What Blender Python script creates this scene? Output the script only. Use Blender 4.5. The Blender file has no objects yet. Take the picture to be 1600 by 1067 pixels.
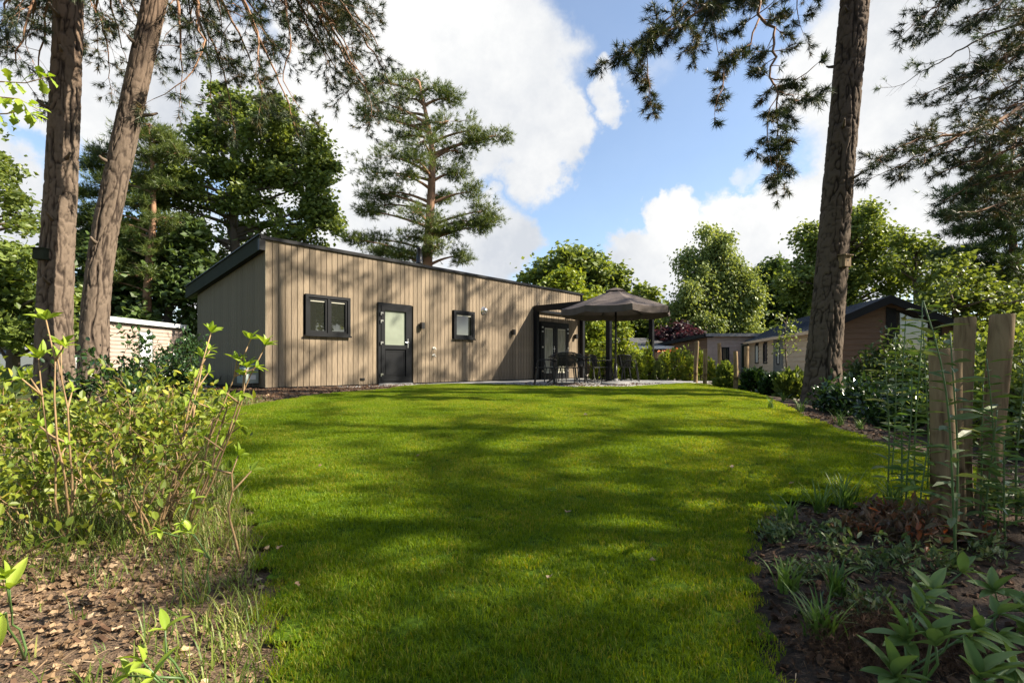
import bpy, math, random
import numpy as np
from math import sin, cos, pi, radians, atan2, sqrt
from mathutils import Vector
random.seed(7); rng = np.random.default_rng(11)
SC = bpy.context.scene; COL = SC.collection

# ------------------------------------------------------------------ camera, sky, sun, exposure
EYE = 1.0; FPX = 800.0; HZ = 570.0
cam = bpy.data.cameras.new('camera'); cam.sensor_width = 36; cam.lens = 18.0
cam.shift_y = 36.5/1600; cam.clip_end = 2000; cam.clip_start = 0.05
camo = bpy.data.objects.new('camera', cam); COL.objects.link(camo)
camo.location = (0, 0, EYE); camo.rotation_euler = (pi/2, 0, 0); SC.camera = camo

SUN = Vector((1.672, -0.166, 1.23)).normalized()
elev = math.asin(SUN.z); azim = atan2(SUN.x, SUN.y)
sun = bpy.data.lights.new('sun', 'SUN'); sun.energy = 5.0; sun.angle = radians(0.53); sun.color = (1, 0.89, 0.72)
suno = bpy.data.objects.new('sun', sun); COL.objects.link(suno)
suno.rotation_euler = SUN.to_track_quat('Z', 'Y').to_euler(); suno.location = (20, -2, 20)

W = bpy.data.worlds.new('World'); SC.world = W; W.use_nodes = True
wt = W.node_tree; wt.nodes.clear()
def wn(t, **k):
    n = wt.nodes.new(t)
    for a, b in k.items(): setattr(n, a, b)
    return n
def wl(a, b): wt.links.new(a, b)
def wmath(op, a, b=None, clamp=False):
    n = wn('ShaderNodeMath', operation=op, use_clamp=clamp)
    for i, v in enumerate((a, b)):
        if v is None: continue
        if isinstance(v, (int, float)): n.inputs[i].default_value = v
        else: wl(v, n.inputs[i])
    return n.outputs[0]
SKYS = 0.085
sky = wn('ShaderNodeTexSky', sky_type='NISHITA', sun_disc=False, sun_elevation=elev, sun_rotation=azim,
         air_density=1.0, dust_density=0.6, ozone_density=1.6, altitude=0)
tc = wn('ShaderNodeTexCoord')
nz = wn('ShaderNodeTexNoise'); nz.inputs['Scale'].default_value = 5.0; nz.inputs['Detail'].default_value = 8; nz.inputs['Roughness'].default_value = 0.55
wl(tc.outputs['Generated'], nz.inputs['Vector'])
nz2 = wn('ShaderNodeTexNoise'); nz2.inputs['Scale'].default_value = 2.2; nz2.inputs['Detail'].default_value = 10; nz2.inputs['Roughness'].default_value = 0.62
wl(tc.outputs['Generated'], nz2.inputs['Vector'])
# clouds: puffs, each a direction with an angular size; noise frays them
PUFFS = [(690,120,14),(620,60,12),(800,205,8),(560,200,9),(460,230,8.5),(330,140,9),(640,300,7.5),(760,385,7),(200,90,10),(840,215,6),
         (600,390,10), (1480,90,14.5),(1560,240,12),(1400,290,9),(1420,180,8),(1600,60,14),(1480,380,6),
         (1140,390,7),(1055,345,4),(1225,350,6),(1020,425,5.5),(1100,430,7),(1340,300,5),(1320,420,8),(1200,430,8),(1180,330,3.5),
         (20,350,6),(-60,330,8),(945,148,2.2),(1165,255,2.2),(60,130,5),(380,420,9)]
wz = wn('ShaderNodeTexNoise'); wz.inputs['Scale'].default_value = 7; wz.inputs['Detail'].default_value = 6; wz.inputs['Roughness'].default_value = .6
wl(tc.outputs['Generated'], wz.inputs['Vector'])
ws = wn('ShaderNodeVectorMath', operation='SUBTRACT'); wl(wz.outputs['Color'], ws.inputs[0]); ws.inputs[1].default_value = (.5, .5, .5)
wm = wn('ShaderNodeVectorMath', operation='SCALE'); wl(ws.outputs[0], wm.inputs[0]); wm.inputs['Scale'].default_value = .22
wa = wn('ShaderNodeVectorMath', operation='ADD'); wl(tc.outputs['Generated'], wa.inputs[0]); wl(wm.outputs[0], wa.inputs[1])
wnm = wn('ShaderNodeVectorMath', operation='NORMALIZE'); wl(wa.outputs[0], wnm.inputs[0])
tot = None
for (x, y, a) in PUFFS:
    d = Vector(((x-800)/FPX, 1, (HZ-y)/FPX)).normalized()
    dn = wn('ShaderNodeVectorMath', operation='DOT_PRODUCT'); wl(wnm.outputs[0], dn.inputs[0]); dn.inputs[1].default_value = d
    mr = wn('ShaderNodeMapRange', interpolation_type='SMOOTHSTEP')
    wl(dn.outputs['Value'], mr.inputs[0])
    mr.inputs[1].default_value = cos(radians(a*1.05)); mr.inputs[2].default_value = cos(radians(a*0.12))
    o = mr.outputs[0] if a > 3 else wmath('MULTIPLY', mr.outputs[0], .5)
    tot = o if tot is None else wmath('MAXIMUM', tot, o)
# elsewhere: fair-weather clouds of the same kind, from broad noise
nz3 = wn('ShaderNodeTexNoise'); nz3.inputs['Scale'].default_value = 1.6; nz3.inputs['Detail'].default_value = 3
wl(tc.outputs['Generated'], nz3.inputs['Vector'])
fw = wn('ShaderNodeVectorMath', operation='DOT_PRODUCT'); wl(tc.outputs['Generated'], fw.inputs[0]); fw.inputs[1].default_value = (0, 0.87, 0.49)
back = wn('ShaderNodeMapRange'); wl(fw.outputs['Value'], back.inputs[0]); back.inputs[1].default_value = 0.55; back.inputs[2].default_value = 0.2
bz = wn('ShaderNodeMapRange', interpolation_type='SMOOTHSTEP'); wl(nz3.outputs['Fac'], bz.inputs[0]); bz.inputs[1].default_value = 0.56; bz.inputs[2].default_value = 0.74
tot = wmath('MAXIMUM', tot, wmath('MULTIPLY', bz.outputs[0], back.outputs[0]))
f = wmath('ADD', tot, wmath('MULTIPLY', wmath('SUBTRACT', nz.outputs['Fac'], 0.5), 1.5))
f = wmath('ADD', f, wmath('MULTIPLY', wmath('SUBTRACT', nz2.outputs['Fac'], 0.5), 0.9))
dens = wn('ShaderNodeMapRange', interpolation_type='SMOOTHSTEP'); wl(f, dens.inputs[0])
dens.inputs[1].default_value = 0.20; dens.inputs[2].default_value = 0.72; dens.inputs[3].default_value = 0.10
cc = wn('ShaderNodeMapRange'); wl(nz2.outputs['Fac'], cc.inputs[0]); cc.inputs[1].default_value = 0.38; cc.inputs[2].default_value = 0.58
ccol = wn('ShaderNodeMix', data_type='RGBA'); wl(cc.outputs[0], ccol.inputs[0])
ccol.inputs[6].default_value = (2.9, 3.05, 3.3, 1); ccol.inputs[7].default_value = (4.35, 4.35, 4.3, 1)
mx = wn('ShaderNodeMix', data_type='RGBA'); wl(dens.outputs[0], mx.inputs[0]); wl(ccol.outputs[2], mx.inputs[7])
gain = wn('ShaderNodeMix', data_type='RGBA', blend_type='MULTIPLY'); gain.inputs[0].default_value = 1
wl(sky.outputs[0], gain.inputs[6]); gain.inputs[7].default_value = (1.0, 1.0, 1.0, 1)
wl(gain.outputs[2], mx.inputs[6])
bg = wn('ShaderNodeBackground'); bg.inputs[1].default_value = SKYS; wl(mx.outputs[2], bg.inputs[0])
wo = wn('ShaderNodeOutputWorld'); wl(bg.outputs[0], wo.inputs[0])
vs = SC.view_settings; vs.view_transform = 'Standard'; vs.look = 'None'; vs.gamma = 1; vs.use_curve_mapping = False; vs.exposure = 1.5
SC.cycles.max_bounces = 6; SC.cycles.transparent_max_bounces = 4; SC.cycles.diffuse_bounces = 3; SC.cycles.glossy_bounces = 2
SC.cycles.transmission_bounces = 3; SC.cycles.use_denoising = True

# ------------------------------------------------------------------ helpers
def P(px, py, Y): return np.array([(px-800)/FPX*Y, Y, EYE+(HZ-py)/FPX*Y])
def sm(t): t = np.clip(t, 0, 1); return t*t*(3-2*t)
def vnoise(x, y, seed=0):
    x = np.asarray(x, float); y = np.asarray(y, float)
    xi = np.floor(x).astype(np.int64); yi = np.floor(y).astype(np.int64); xf = sm(x-xi); yf = sm(y-yi)
    def h(a, b):
        n = (a*374761393 + b*668265263 + seed*974711) & 0xFFFFFFFF
        n = ((n ^ (n >> 13))*1274126177) & 0xFFFFFFFF
        return ((n ^ (n >> 16)) & 0xFFFF)/65535.0
    return (h(xi, yi)*(1-xf)+h(xi+1, yi)*xf)*(1-yf)+(h(xi, yi+1)*(1-xf)+h(xi+1, yi+1)*xf)*yf
def fbm(x, y, seed=0, o=4):
    s = 0; a = .5
    for i in range(o): s = s+a*vnoise(x*2**i, y*2**i, seed+i); a *= .5
    return s
HB = 0.48
def pfbm(u, v, per, seed=0, o=4):
    """noise that closes round a trunk: u in 0..1, per cells round"""
    s = 0; a = .5
    for i in range(o):
        P_ = per*2**i; x = u*P_; xi = np.floor(x).astype(np.int64); yv = v*2**i; yi = np.floor(yv).astype(np.int64); xf = sm(x-xi); yf = sm(yv-yi)
        def h(a_, b_):
            n = ((a_ % P_)*374761393+b_*668265263+(seed+i)*974711) & 0xFFFFFFFF; n = ((n ^ (n >> 13))*1274126177) & 0xFFFFFFFF
            return ((n ^ (n >> 16)) & 0xFFFF)/65535.0
        s = s+a*((h(xi, yi)*(1-xf)+h(xi+1, yi)*xf)*(1-yf)+(h(xi, yi+1)*(1-xf)+h(xi+1, yi+1)*xf)*yf); a *= .5
    return s
def gz(x, y):
    r = HB*sm((np.asarray(y, float)-0.8)/9.2)
    drop = sm((x-(1.5+.22*np.clip(y, 0, 40)))/4.2)
    return 0.02+r*(1-.97*drop)-0.02*sm((np.asarray(y, float)-6)/3)
def PG(px, py):
    lo = 0.4
    for i in range(6000):
        Y = lo*1.0025**i
        p = P(px, py, Y)
        if p[2] <= gz(p[0], p[1]): return p
        if Y > 120: return p
    return p

def mesh_np(name, V, F, mats=None, smooth=False, attrs=None):
    """V (n,3); F list of int arrays (m,k)"""
    V = np.asarray(V, np.float32); me = bpy.data.meshes.new(name)
    if not isinstance(F, (list, tuple)): F = [F]
    F = [np.asarray(f, np.int32) for f in F if len(f)]
    tot = np.concatenate([np.full(len(f), f.shape[1], np.int32) for f in F]) if F else np.zeros(0, np.int32)
    lv = np.concatenate([f.ravel() for f in F]) if F else np.zeros(0, np.int32)
    me.vertices.add(len(V)); me.vertices.foreach_set('co', V.ravel())
    if len(F):
        me.loops.add(len(lv)); me.loops.foreach_set('vertex_index', lv)
        me.polygons.add(len(tot)); st = np.concatenate([[0], np.cumsum(tot)[:-1]]).astype(np.int32)
        me.polygons.foreach_set('loop_start', st); me.polygons.foreach_set('loop_total', tot)
        me.polygons.foreach_set('use_smooth', np.full(len(tot), bool(smooth)))
    me.update(calc_edges=True)
    if attrs:
        for k, a in attrs.items():
            at = me.attributes.new(k, 'FLOAT', 'POINT'); at.data.foreach_set('value', np.asarray(a, np.float32))
    if mats is not None:
        for m in (mats if isinstance(mats, (list, tuple)) else [mats]): me.materials.append(m)
    return me
def link(name, me, parent=None, loc=None, rot=None):
    o = bpy.data.objects.new(name, me); COL.objects.link(o)
    if parent is not None: o.parent = parent
    if loc is not None: o.location = [float(v) for v in loc]
    if rot is not None: o.rotation_euler = rot
    return o
def tag(o, label=None, cat=None, group=None, kind=None):
    if label: o['label'] = label
    if cat: o['category'] = cat
    if group: o['group'] = group
    if kind: o['kind'] = kind
    return o
def thing(name, label, cat, loc, rz=0, group=None):
    return tag(link(name, None, None, loc, (0, 0, rz)), label, cat, group)
def copy_tree(o, parent=None):
    c = o.copy(); COL.objects.link(c)
    if parent is not None: c.parent = parent
    for ch in list(o.children): copy_tree(ch, c)
    return c

class MB:
    def __init__(s): s.v = []; s.f = {}; s.n = 0; s.a = []
    def add(s, V, F, a=0.5):
        V = np.asarray(V, float).reshape(-1, 3)
        for f in (F if isinstance(F, list) and len(F) and hasattr(F[0], 'ndim') else [np.asarray(F)]):
            f = np.asarray(f); s.f.setdefault(f.shape[1], []).append(f+s.n)
        s.v.append(V); s.a.append(np.full(len(V), a) if np.isscalar(a) else a); s.n += len(V)
    def box(s, x0, x1, y0, y1, z0, z1, bev=0):
        V = [(x0,y0,z0),(x1,y0,z0),(x1,y1,z0),(x0,y1,z0),(x0,y0,z1),(x1,y0,z1),(x1,y1,z1),(x0,y1,z1)]
        s.add(V, np.array([(0,3,2,1),(4,5,6,7),(0,1,5,4),(1,2,6,5),(2,3,7,6),(3,0,4,7)])); return s
    def hexa(s, V):
        s.add(V, np.array([(0,3,2,1),(4,5,6,7),(0,1,5,4),(1,2,6,5),(2,3,7,6),(3,0,4,7)])); return s
    def tube(s, pts, rad, n=6, cap=True, a=0.5):
        pts = np.asarray(pts, float); m = len(pts); rad = np.broadcast_to(np.asarray(rad, float), (m,))
        t = np.gradient(pts, axis=0); t /= np.linalg.norm(t, axis=1)[:, None]+1e-9
        ref = np.array([0, 0, 1.]) if abs(t[0][2]) < .9 else np.array([1., 0, 0])
        rings = []
        u = np.cross(t[0], ref); u /= np.linalg.norm(u)
        th = np.arange(n)*2*pi/n
        for i in range(m):
            u = u-t[i]*np.dot(u, t[i]); u /= np.linalg.norm(u)+1e-9; w = np.cross(t[i], u)
            rings.append(pts[i]+rad[i]*(np.cos(th)[:, None]*u+np.sin(th)[:, None]*w))
        V = np.concatenate(rings); F = []
        i = np.arange(m-1)[:, None]; j = np.arange(n)[None]; j2 = (j+1) % n
        F = np.stack([i*n+j, i*n+j2, (i+1)*n+j2, (i+1)*n+j], -1).reshape(-1, 4)
        if cap and n >= 3:
            V = np.concatenate([V, pts[:1], pts[-1:]]); c0 = m*n; c1 = c0+1
            jj = np.arange(n); k2 = (jj+1) % n
            tr = np.concatenate([np.stack([np.full(n, c0), k2, jj], -1), np.stack([np.full(n, c1), (m-1)*n+jj, (m-1)*n+k2], -1)])
            s.add(V, [F, tr], a)
        else: s.add(V, F, a)
        return s
    def lathe(s, prof, n=20, c=(0, 0, 0)):
        prof = np.asarray(prof, float); m = len(prof); th = np.arange(n)*2*pi/n
        V = np.stack([prof[:, 0][:, None]*np.cos(th), prof[:, 0][:, None]*np.sin(th), np.repeat(prof[:, 1][:, None], n, 1)], -1).reshape(-1, 3)+np.array(c)
        i = np.arange(m-1)[:, None]; j = np.arange(n)[None]; j2 = (j+1) % n
        s.add(V, np.stack([i*n+j, i*n+j2, (i+1)*n+j2, (i+1)*n+j], -1).reshape(-1, 4)); return s
    def mesh(s, name, mat, smooth=False):
        V = np.concatenate(s.v) if s.v else np.zeros((0, 3))
        return mesh_np(name, V, [np.concatenate(x) for x in s.f.values()], mat, smooth, {'var': np.concatenate(s.a)} if s.v else None)
    def build(s, name, mat, parent=None, smooth=False, loc=None, rot=None):
        return link(name, s.mesh(name, mat, smooth), parent, loc, rot)

def rotmats(d, roll):
    """columns: x=right, y=dir(d), z=normal"""
    d = d/(np.linalg.norm(d, axis=1)[:, None]+1e-9)
    ref = np.tile([0, 0, 1.], (len(d), 1)); ref[np.abs(d[:, 2]) > .95] = [1, 0, 0]
    x = np.cross(d, ref); x /= np.linalg.norm(x, axis=1)[:, None]; z = np.cross(x, d)
    c = np.cos(roll)[:, None]; s_ = np.sin(roll)[:, None]
    x2 = x*c+z*s_; z2 = -x*s_+z*c
    return np.stack([x2, d, z2], -1)
def scatter(TV, TF, pos, R, scale, var=None):
    TV = np.asarray(TV, float); TF = np.asarray(TF); N = len(pos); k = len(TV)
    scale = np.asarray(scale)
    if scale.ndim == 1: scale = scale[:, None]
    V = np.einsum('nij,nkj->nki', R, TV[None]*scale[:, None, :]) + pos[:, None]
    F = (TF[None]+(np.arange(N)*k)[:, None, None]).reshape(-1, TF.shape[1])
    if var is None: var = rng.random(N)
    return V.reshape(-1, 3), F, np.repeat(var, k)
LEAF = (np.array([(0,0,0),(.28,.3,.06),(.3,.62,.06),(0,1,-.05),(-.3,.62,.06),(-.28,.3,.06),(0,.5,0)]),
        np.array([(0,1,6),(1,2,6),(2,3,6),(3,4,6),(4,5,6),(5,0,6)]))
LEAF2 = (np.array([(0,0,0),(.34,.5,.1),(0,1,0),(-.34,.5,.1)]), np.array([(0,1,2),(0,2,3)]))
def tuft_template(n, w, spread=1.0, seed=1):
    r = np.random.default_rng(seed); V = []; F = []
    for i in range(n):
        a = r.random()*2*pi; el = spread*(.25+.75*r.random())
        d = np.array([sin(el)*cos(a), cos(el), sin(el)*sin(a)])*(.75+.35*r.random())
        b = np.array([0, r.random()*.5, 0]); s = np.cross(d, r.normal(size=3)); s /= np.linalg.norm(s)
        k = len(V); V += [b-s*w/2, b+s*w/2, b+d]; F.append((k, k+1, k+2))
    return np.array(V), np.array(F)
def rdir(n): v = rng.normal(size=(n, 3)); return v/np.linalg.norm(v, axis=1)[:, None]

# ------------------------------------------------------------------ materials
def mat(name): m = bpy.data.materials.new(name); m.use_nodes = True; return m, m.node_tree, m.node_tree.nodes['Principled BSDF']
def N(t, ty, **k):
    n = t.nodes.new(ty)
    for a, b in k.items(): setattr(n, a, b)
    return n
def simple(name, col, rough=.5, metal=0, spec=.5, noise=0, nscale=20, bump=0, bscale=60, stretch=(1,1,1), objvar=0):
    m, t, b = mat(name)
    b.inputs['Base Color'].default_value = (*col, 1); b.inputs['Roughness'].default_value = rough
    b.inputs['Metallic'].default_value = metal; b.inputs['Specular IOR Level'].default_value = spec
    co = N(t, 'ShaderNodeTexCoord'); mp = N(t, 'ShaderNodeMapping'); mp.inputs['Scale'].default_value = stretch
    t.links.new(co.outputs['Object'], mp.inputs['Vector'])
    if noise:
        nn = N(t, 'ShaderNodeTexNoise'); nn.inputs['Scale'].default_value = nscale; nn.inputs['Detail'].default_value = 5
        t.links.new(mp.outputs[0], nn.inputs['Vector'])
        cr = N(t, 'ShaderNodeValToRGB'); cr.color_ramp.elements[0].position = .3; cr.color_ramp.elements[1].position = .7
        cr.color_ramp.elements[0].color = (*[c*(1-noise) for c in col], 1); cr.color_ramp.elements[1].color = (*[min(1, c*(1+noise)) for c in col], 1)
        t.links.new(nn.outputs['Fac'], cr.inputs[0]); src = cr.outputs[0]
        if objvar:
            oi = N(t, 'ShaderNodeObjectInfo'); hs = N(t, 'ShaderNodeHueSaturation')
            mr = N(t, 'ShaderNodeMapRange'); mr.inputs[3].default_value = 1-objvar; mr.inputs[4].default_value = 1+objvar
            t.links.new(oi.outputs['Random'], mr.inputs[0]); t.links.new(mr.outputs[0], hs.inputs['Value']); t.links.new(src, hs.inputs['Color']); src = hs.outputs[0]
        t.links.new(src, b.inputs['Base Color'])
    if bump:
        n2 = N(t, 'ShaderNodeTexNoise'); n2.inputs['Scale'].default_value = bscale; n2.inputs['Detail'].default_value = 6
        t.links.new(mp.outputs[0], n2.inputs['Vector'])
        bp = N(t, 'ShaderNodeBump'); bp.inputs['Strength'].default_value = bump; bp.inputs['Distance'].default_value = .01
        t.links.new(n2.outputs['Fac'], bp.inputs['Height']); t.links.new(bp.outputs[0], b.inputs['Normal'])
    return m
def leafmat(name, c0, c1, c2=None, trans=.35, rough=.45, spec=.35, tcol=None, big=.6, world=False):
    """colour varies leaf by leaf (attribute var) and clump by clump (noise)"""
    m, t, b = mat(name)
    at = N(t, 'ShaderNodeAttribute', attribute_name='var')
    cr = N(t, 'ShaderNodeValToRGB'); e = cr.color_ramp.elements
    e[0].position = .0; e[0].color = (*c0, 1); e[1].position = .85; e[1].color = (*c1, 1)
    if c2: x = cr.color_ramp.elements.new(.97); x.color = (*c2, 1)
    co = N(t, 'ShaderNodeTexCoord'); nn = N(t, 'ShaderNodeTexNoise'); nn.inputs['Scale'].default_value = big; nn.inputs['Detail'].default_value = 2 if not world else 5
    t.links.new(N(t, 'ShaderNodeNewGeometry').outputs['Position'] if world else co.outputs['Object'], nn.inputs['Vector'])
    ma = N(t, 'ShaderNodeMath', operation='MULTIPLY_ADD'); t.links.new(nn.outputs['Fac'], ma.inputs[0]); ma.inputs[1].default_value = .8; ma.inputs[2].default_value = -.4
    ad = N(t, 'ShaderNodeMath', operation='ADD', use_clamp=True); t.links.new(at.outputs['Fac'], ad.inputs[0]); t.links.new(ma.outputs[0], ad.inputs[1])
    t.links.new(ad.outputs[0], cr.inputs[0]); t.links.new(cr.outputs[0], b.inputs['Base Color'])
    b.inputs['Roughness'].default_value = rough; b.inputs['Specular IOR Level'].default_value = spec
    tr = N(t, 'ShaderNodeBsdfTranslucent'); mx = N(t, 'ShaderNodeMixRGB', blend_type='MULTIPLY'); mx.inputs[0].default_value = 1
    t.links.new(cr.outputs[0], mx.inputs[1]); mx.inputs[2].default_value = (*(tcol or (1.55, 1.4, .6)), 1); t.links.new(mx.outputs[0], tr.inputs[0])
    ms = N(t, 'ShaderNodeMixShader'); ms.inputs[0].default_value = trans
    t.links.new(b.outputs[0], ms.inputs[1]); t.links.new(tr.outputs[0], ms.inputs[2])
    t.links.new(ms.outputs[0], t.nodes['Material Output'].inputs[0])
    return m
M = {}
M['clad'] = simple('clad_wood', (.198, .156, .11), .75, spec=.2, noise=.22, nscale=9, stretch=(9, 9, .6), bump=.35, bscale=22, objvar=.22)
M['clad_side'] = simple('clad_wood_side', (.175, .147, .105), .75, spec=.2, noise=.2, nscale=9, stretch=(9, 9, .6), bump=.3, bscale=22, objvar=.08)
M['black'] = simple('anthracite_frame', (.009, .01, .012), .45, spec=.18, noise=.15, nscale=4)
M['void'] = simple('dark_backing', (.02, .018, .015), .9)
M['fascia'] = simple('green_grey_fascia', (.026, .032, .022), .75, spec=.1, noise=.15, nscale=3)
M['roof'] = simple('dark_roofing', (.06, .06, .062), .8, noise=.3, nscale=5)
M['steel'] = simple('brushed_steel', (.62, .62, .6), .28, metal=1)
M['metal_black'] = simple('black_metal', (.012, .012, .013), .4)
M['parasol'] = simple('taupe_fabric', (.105, .088, .082), .85, spec=.15, noise=.12, nscale=6, bump=.2, bscale=200)
M['paver'] = simple('grey_paver', (.3, .3, .29), .8, spec=.2, noise=.2, nscale=14, bump=.3, objvar=.08)
M['joint'] = simple('sand_joint', (.12, .11, .1), .9)
M['concrete'] = simple('grey_concrete', (.2, .2, .2), .8, noise=.2, nscale=10)
M['box'] = simple('grey_box', (.26, .31, .29), .5, noise=.1, nscale=8)
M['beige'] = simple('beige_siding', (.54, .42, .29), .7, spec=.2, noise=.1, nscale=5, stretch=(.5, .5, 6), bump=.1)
M['brown'] = simple('brown_siding', (.125, .082, .056), .7, spec=.2, noise=.2, nscale=5, stretch=(.5, .5, 6), bump=.1)  # brown boards; on the shed end and chalet wing it carries their shade
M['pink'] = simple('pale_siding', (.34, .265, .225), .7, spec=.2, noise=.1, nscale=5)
M['metalroof'] = simple('metal_sheet_roof', (.055, .068, .09), .6, spec=.2, noise=.12, nscale=2)
M['greydoor'] = simple('grey_door', (.15, .155, .14), .5)
M['white'] = simple('white_trim', (.6, .62, .65), .5, noise=.06, nscale=4)
M['post'] = None
M['twig'] = simple('tan_twig', (.26, .17, .085), .7, noise=.35, nscale=12)
M['twig_dark'] = simple('dark_twig', (.075, .055, .04), .8, noise=.3, nscale=12)
M['green_stem'] = simple('green_stem', (.07, .13, .035), .5, noise=.25, nscale=10)
M['treebark'] = simple('tree_bark', (.12, .09, .065), .9, noise=.4, nscale=3, bump=.6, bscale=18, stretch=(1, 1, .35))
M['pinebark_up'] = simple('pine_bark_upper', (.26, .145, .085), .85, noise=.4, nscale=3, bump=.5, bscale=18, stretch=(1, 1, .4))
M['frost'] = simple('frosted_glass', (.2, .23, .18), .35, spec=.6, noise=.12, nscale=3)
M['reflect_pane'] = simple('pane_with_painted_reflection', (.3, .3, .24), .08, spec=.8, noise=.35, nscale=5, stretch=(6, 6, .6))  # pale reflection put into the pane colour; no curtain is modelled
M['blind'] = simple('pale_blind', (.55, .54, .46), .7)
def glassmat():
    m, t, b = mat('window_glass'); b.inputs['Base Color'].default_value = (.018, .02, .016, 1); b.inputs['Roughness'].default_value = .02
    b.inputs['Specular IOR Level'].default_value = 1; b.inputs['IOR'].default_value = 1.7
    return m
M['glass'] = glassmat()
M['oak'] = leafmat('oak_leaf', (.078, .12, .028), (.17, .22, .055), trans=.42, big=.5)
M['oak_light'] = leafmat('light_leaf', (.09, .135, .03), (.18, .235, .052), big=.5)
M['yellow_leaf'] = leafmat('yellow_green_leaf', (.10, .16, .018), (.24, .29, .035), big=.7)
M['dark_leaf'] = leafmat('dark_leaf', (.042, .07, .022), (.09, .14, .038), trans=.3)
M['birch'] = leafmat('birch_leaf', (.13, .18, .06), (.26, .32, .11), big=.6)
M['purple'] = leafmat('purple_leaf', (.035, .02, .025), (.075, .045, .05), tcol=(1.4, .7, .8))
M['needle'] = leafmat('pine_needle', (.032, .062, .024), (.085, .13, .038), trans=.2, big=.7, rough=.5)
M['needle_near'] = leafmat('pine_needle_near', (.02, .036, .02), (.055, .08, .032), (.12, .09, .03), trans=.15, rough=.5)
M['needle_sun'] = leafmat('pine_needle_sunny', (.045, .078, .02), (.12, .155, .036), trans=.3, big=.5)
M['shrub'] = leafmat('shrub_leaf', (.07, .12, .018), (.24, .29, .035), (.4, .36, .05), big=1.5)
M['shrub_dark'] = leafmat('glossy_dark_leaf', (.014, .035, .012), (.04, .085, .022), trans=.15, rough=.25, spec=.6)
M['rhodo'] = leafmat('rhododendron_leaf', (.10, .17, .045), (.18, .26, .08), trans=.25, rough=.5, tcol=(1.3, 1.3, .6))
M['lime'] = leafmat('lime_leaf', (.20, .30, .03), (.33, .42, .06), trans=.4, tcol=(1.5, 1.5, .5))
M['varieg'] = leafmat('variegated_leaf', (.05, .10, .03), (.17, .22, .09), (.32, .34, .2), trans=.25)
M['red_leaf'] = leafmat('reddish_leaf', (.10, .09, .05), (.20, .11, .07), (.35, .10, .03), trans=.25, tcol=(1.5, .9, .5))
M['orange_fl'] = simple('orange_flower', (.6, .16, .03), .6)
M['sedge'] = leafmat('sedge_blade', (.06, .12, .025), (.17, .25, .06), trans=.3, tcol=(1.3, 1.4, .6))
M['wild'] = leafmat('wild_grass_blade', (.08, .14, .025), (.22, .27, .055), (.40, .34, .15), trans=.35, big=1)
M['litter'] = leafmat('dead_leaf', (.12, .075, .045), (.36, .25, .15), (.5, .38, .25), trans=.12, tcol=(1.2, .9, .6), big=2, rough=.75, spec=.15)
M['chip'] = leafmat('bark_chip', (.05, .028, .018), (.14, .085, .055), trans=0.01, rough=.85, spec=.1, big=1)
def grassmat():
    m = leafmat('lawn_blade', (.06, .125, .004), (.19, .285, .008), (.31, .29, .06), trans=.42, rough=.5, spec=.25, tcol=(2.4, 1.9, .3), big=1.6, world=True)
    return m
M['lawn'] = grassmat()
def lawnbase():
    return simple('lawn_soil', (.07, .12, .012), .95, spec=.05, noise=.5, nscale=30, bump=.6, bscale=120)
M['lawnbase'] = lawnbase()
def groundmat():
    m, t, b = mat('soil_and_litter'); b.inputs['Roughness'].default_value = .95; b.inputs['Specular IOR Level'].default_value = .1
    geo = N(t, 'ShaderNodeNewGeometry')
    n1 = N(t, 'ShaderNodeTexNoise'); n1.inputs['Scale'].default_value = 14; n1.inputs['Detail'].default_value = 8; n1.inputs['Roughness'].default_value = .7
    n2 = N(t, 'ShaderNodeTexNoise'); n2.inputs['Scale'].default_value = 90; n2.inputs['Detail'].default_value = 4
    for n in (n1, n2): t.links.new(geo.outputs['Position'], n.inputs['Vector'])
    def ramp(a, b_, src):
        c = N(t, 'ShaderNodeValToRGB'); c.color_ramp.elements[0].position = .35; c.color_ramp.elements[1].position = .68
        c.color_ramp.elements[0].color = (*a, 1); c.color_ramp.elements[1].color = (*b_, 1); t.links.new(src, c.inputs[0]); return c.outputs[0]
    cur = ramp((.03, .023, .018), (.09, .067, .052), n1.outputs['Fac'])
    for k, a, b_ in (('litter', (.10, .065, .042), (.27, .19, .13)), ('gravel', (.32, .28, .24), (.55, .5, .45)), ('green', (.025, .045, .012), (.07, .11, .025))):
        at = N(t, 'ShaderNodeAttribute', attribute_name=k); mx = N(t, 'ShaderNodeMixRGB'); t.links.new(at.outputs['Fac'], mx.inputs[0])
        t.links.new(cur, mx.inputs[1]); t.links.new(ramp(a, b_, n2.outputs['Fac'] if k != 'green' else n1.outputs['Fac']), mx.inputs[2]); cur = mx.outputs[0]
    t.links.new(cur, b.inputs['Base Color'])
    bp = N(t, 'ShaderNodeBump'); bp.inputs['Strength'].default_value = .8; bp.inputs['Distance'].default_value = .015
    t.links.new(n2.outputs['Fac'], bp.inputs['Height']); t.links.new(bp.outputs[0], b.inputs['Normal'])
    return m
M['ground'] = groundmat()
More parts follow.
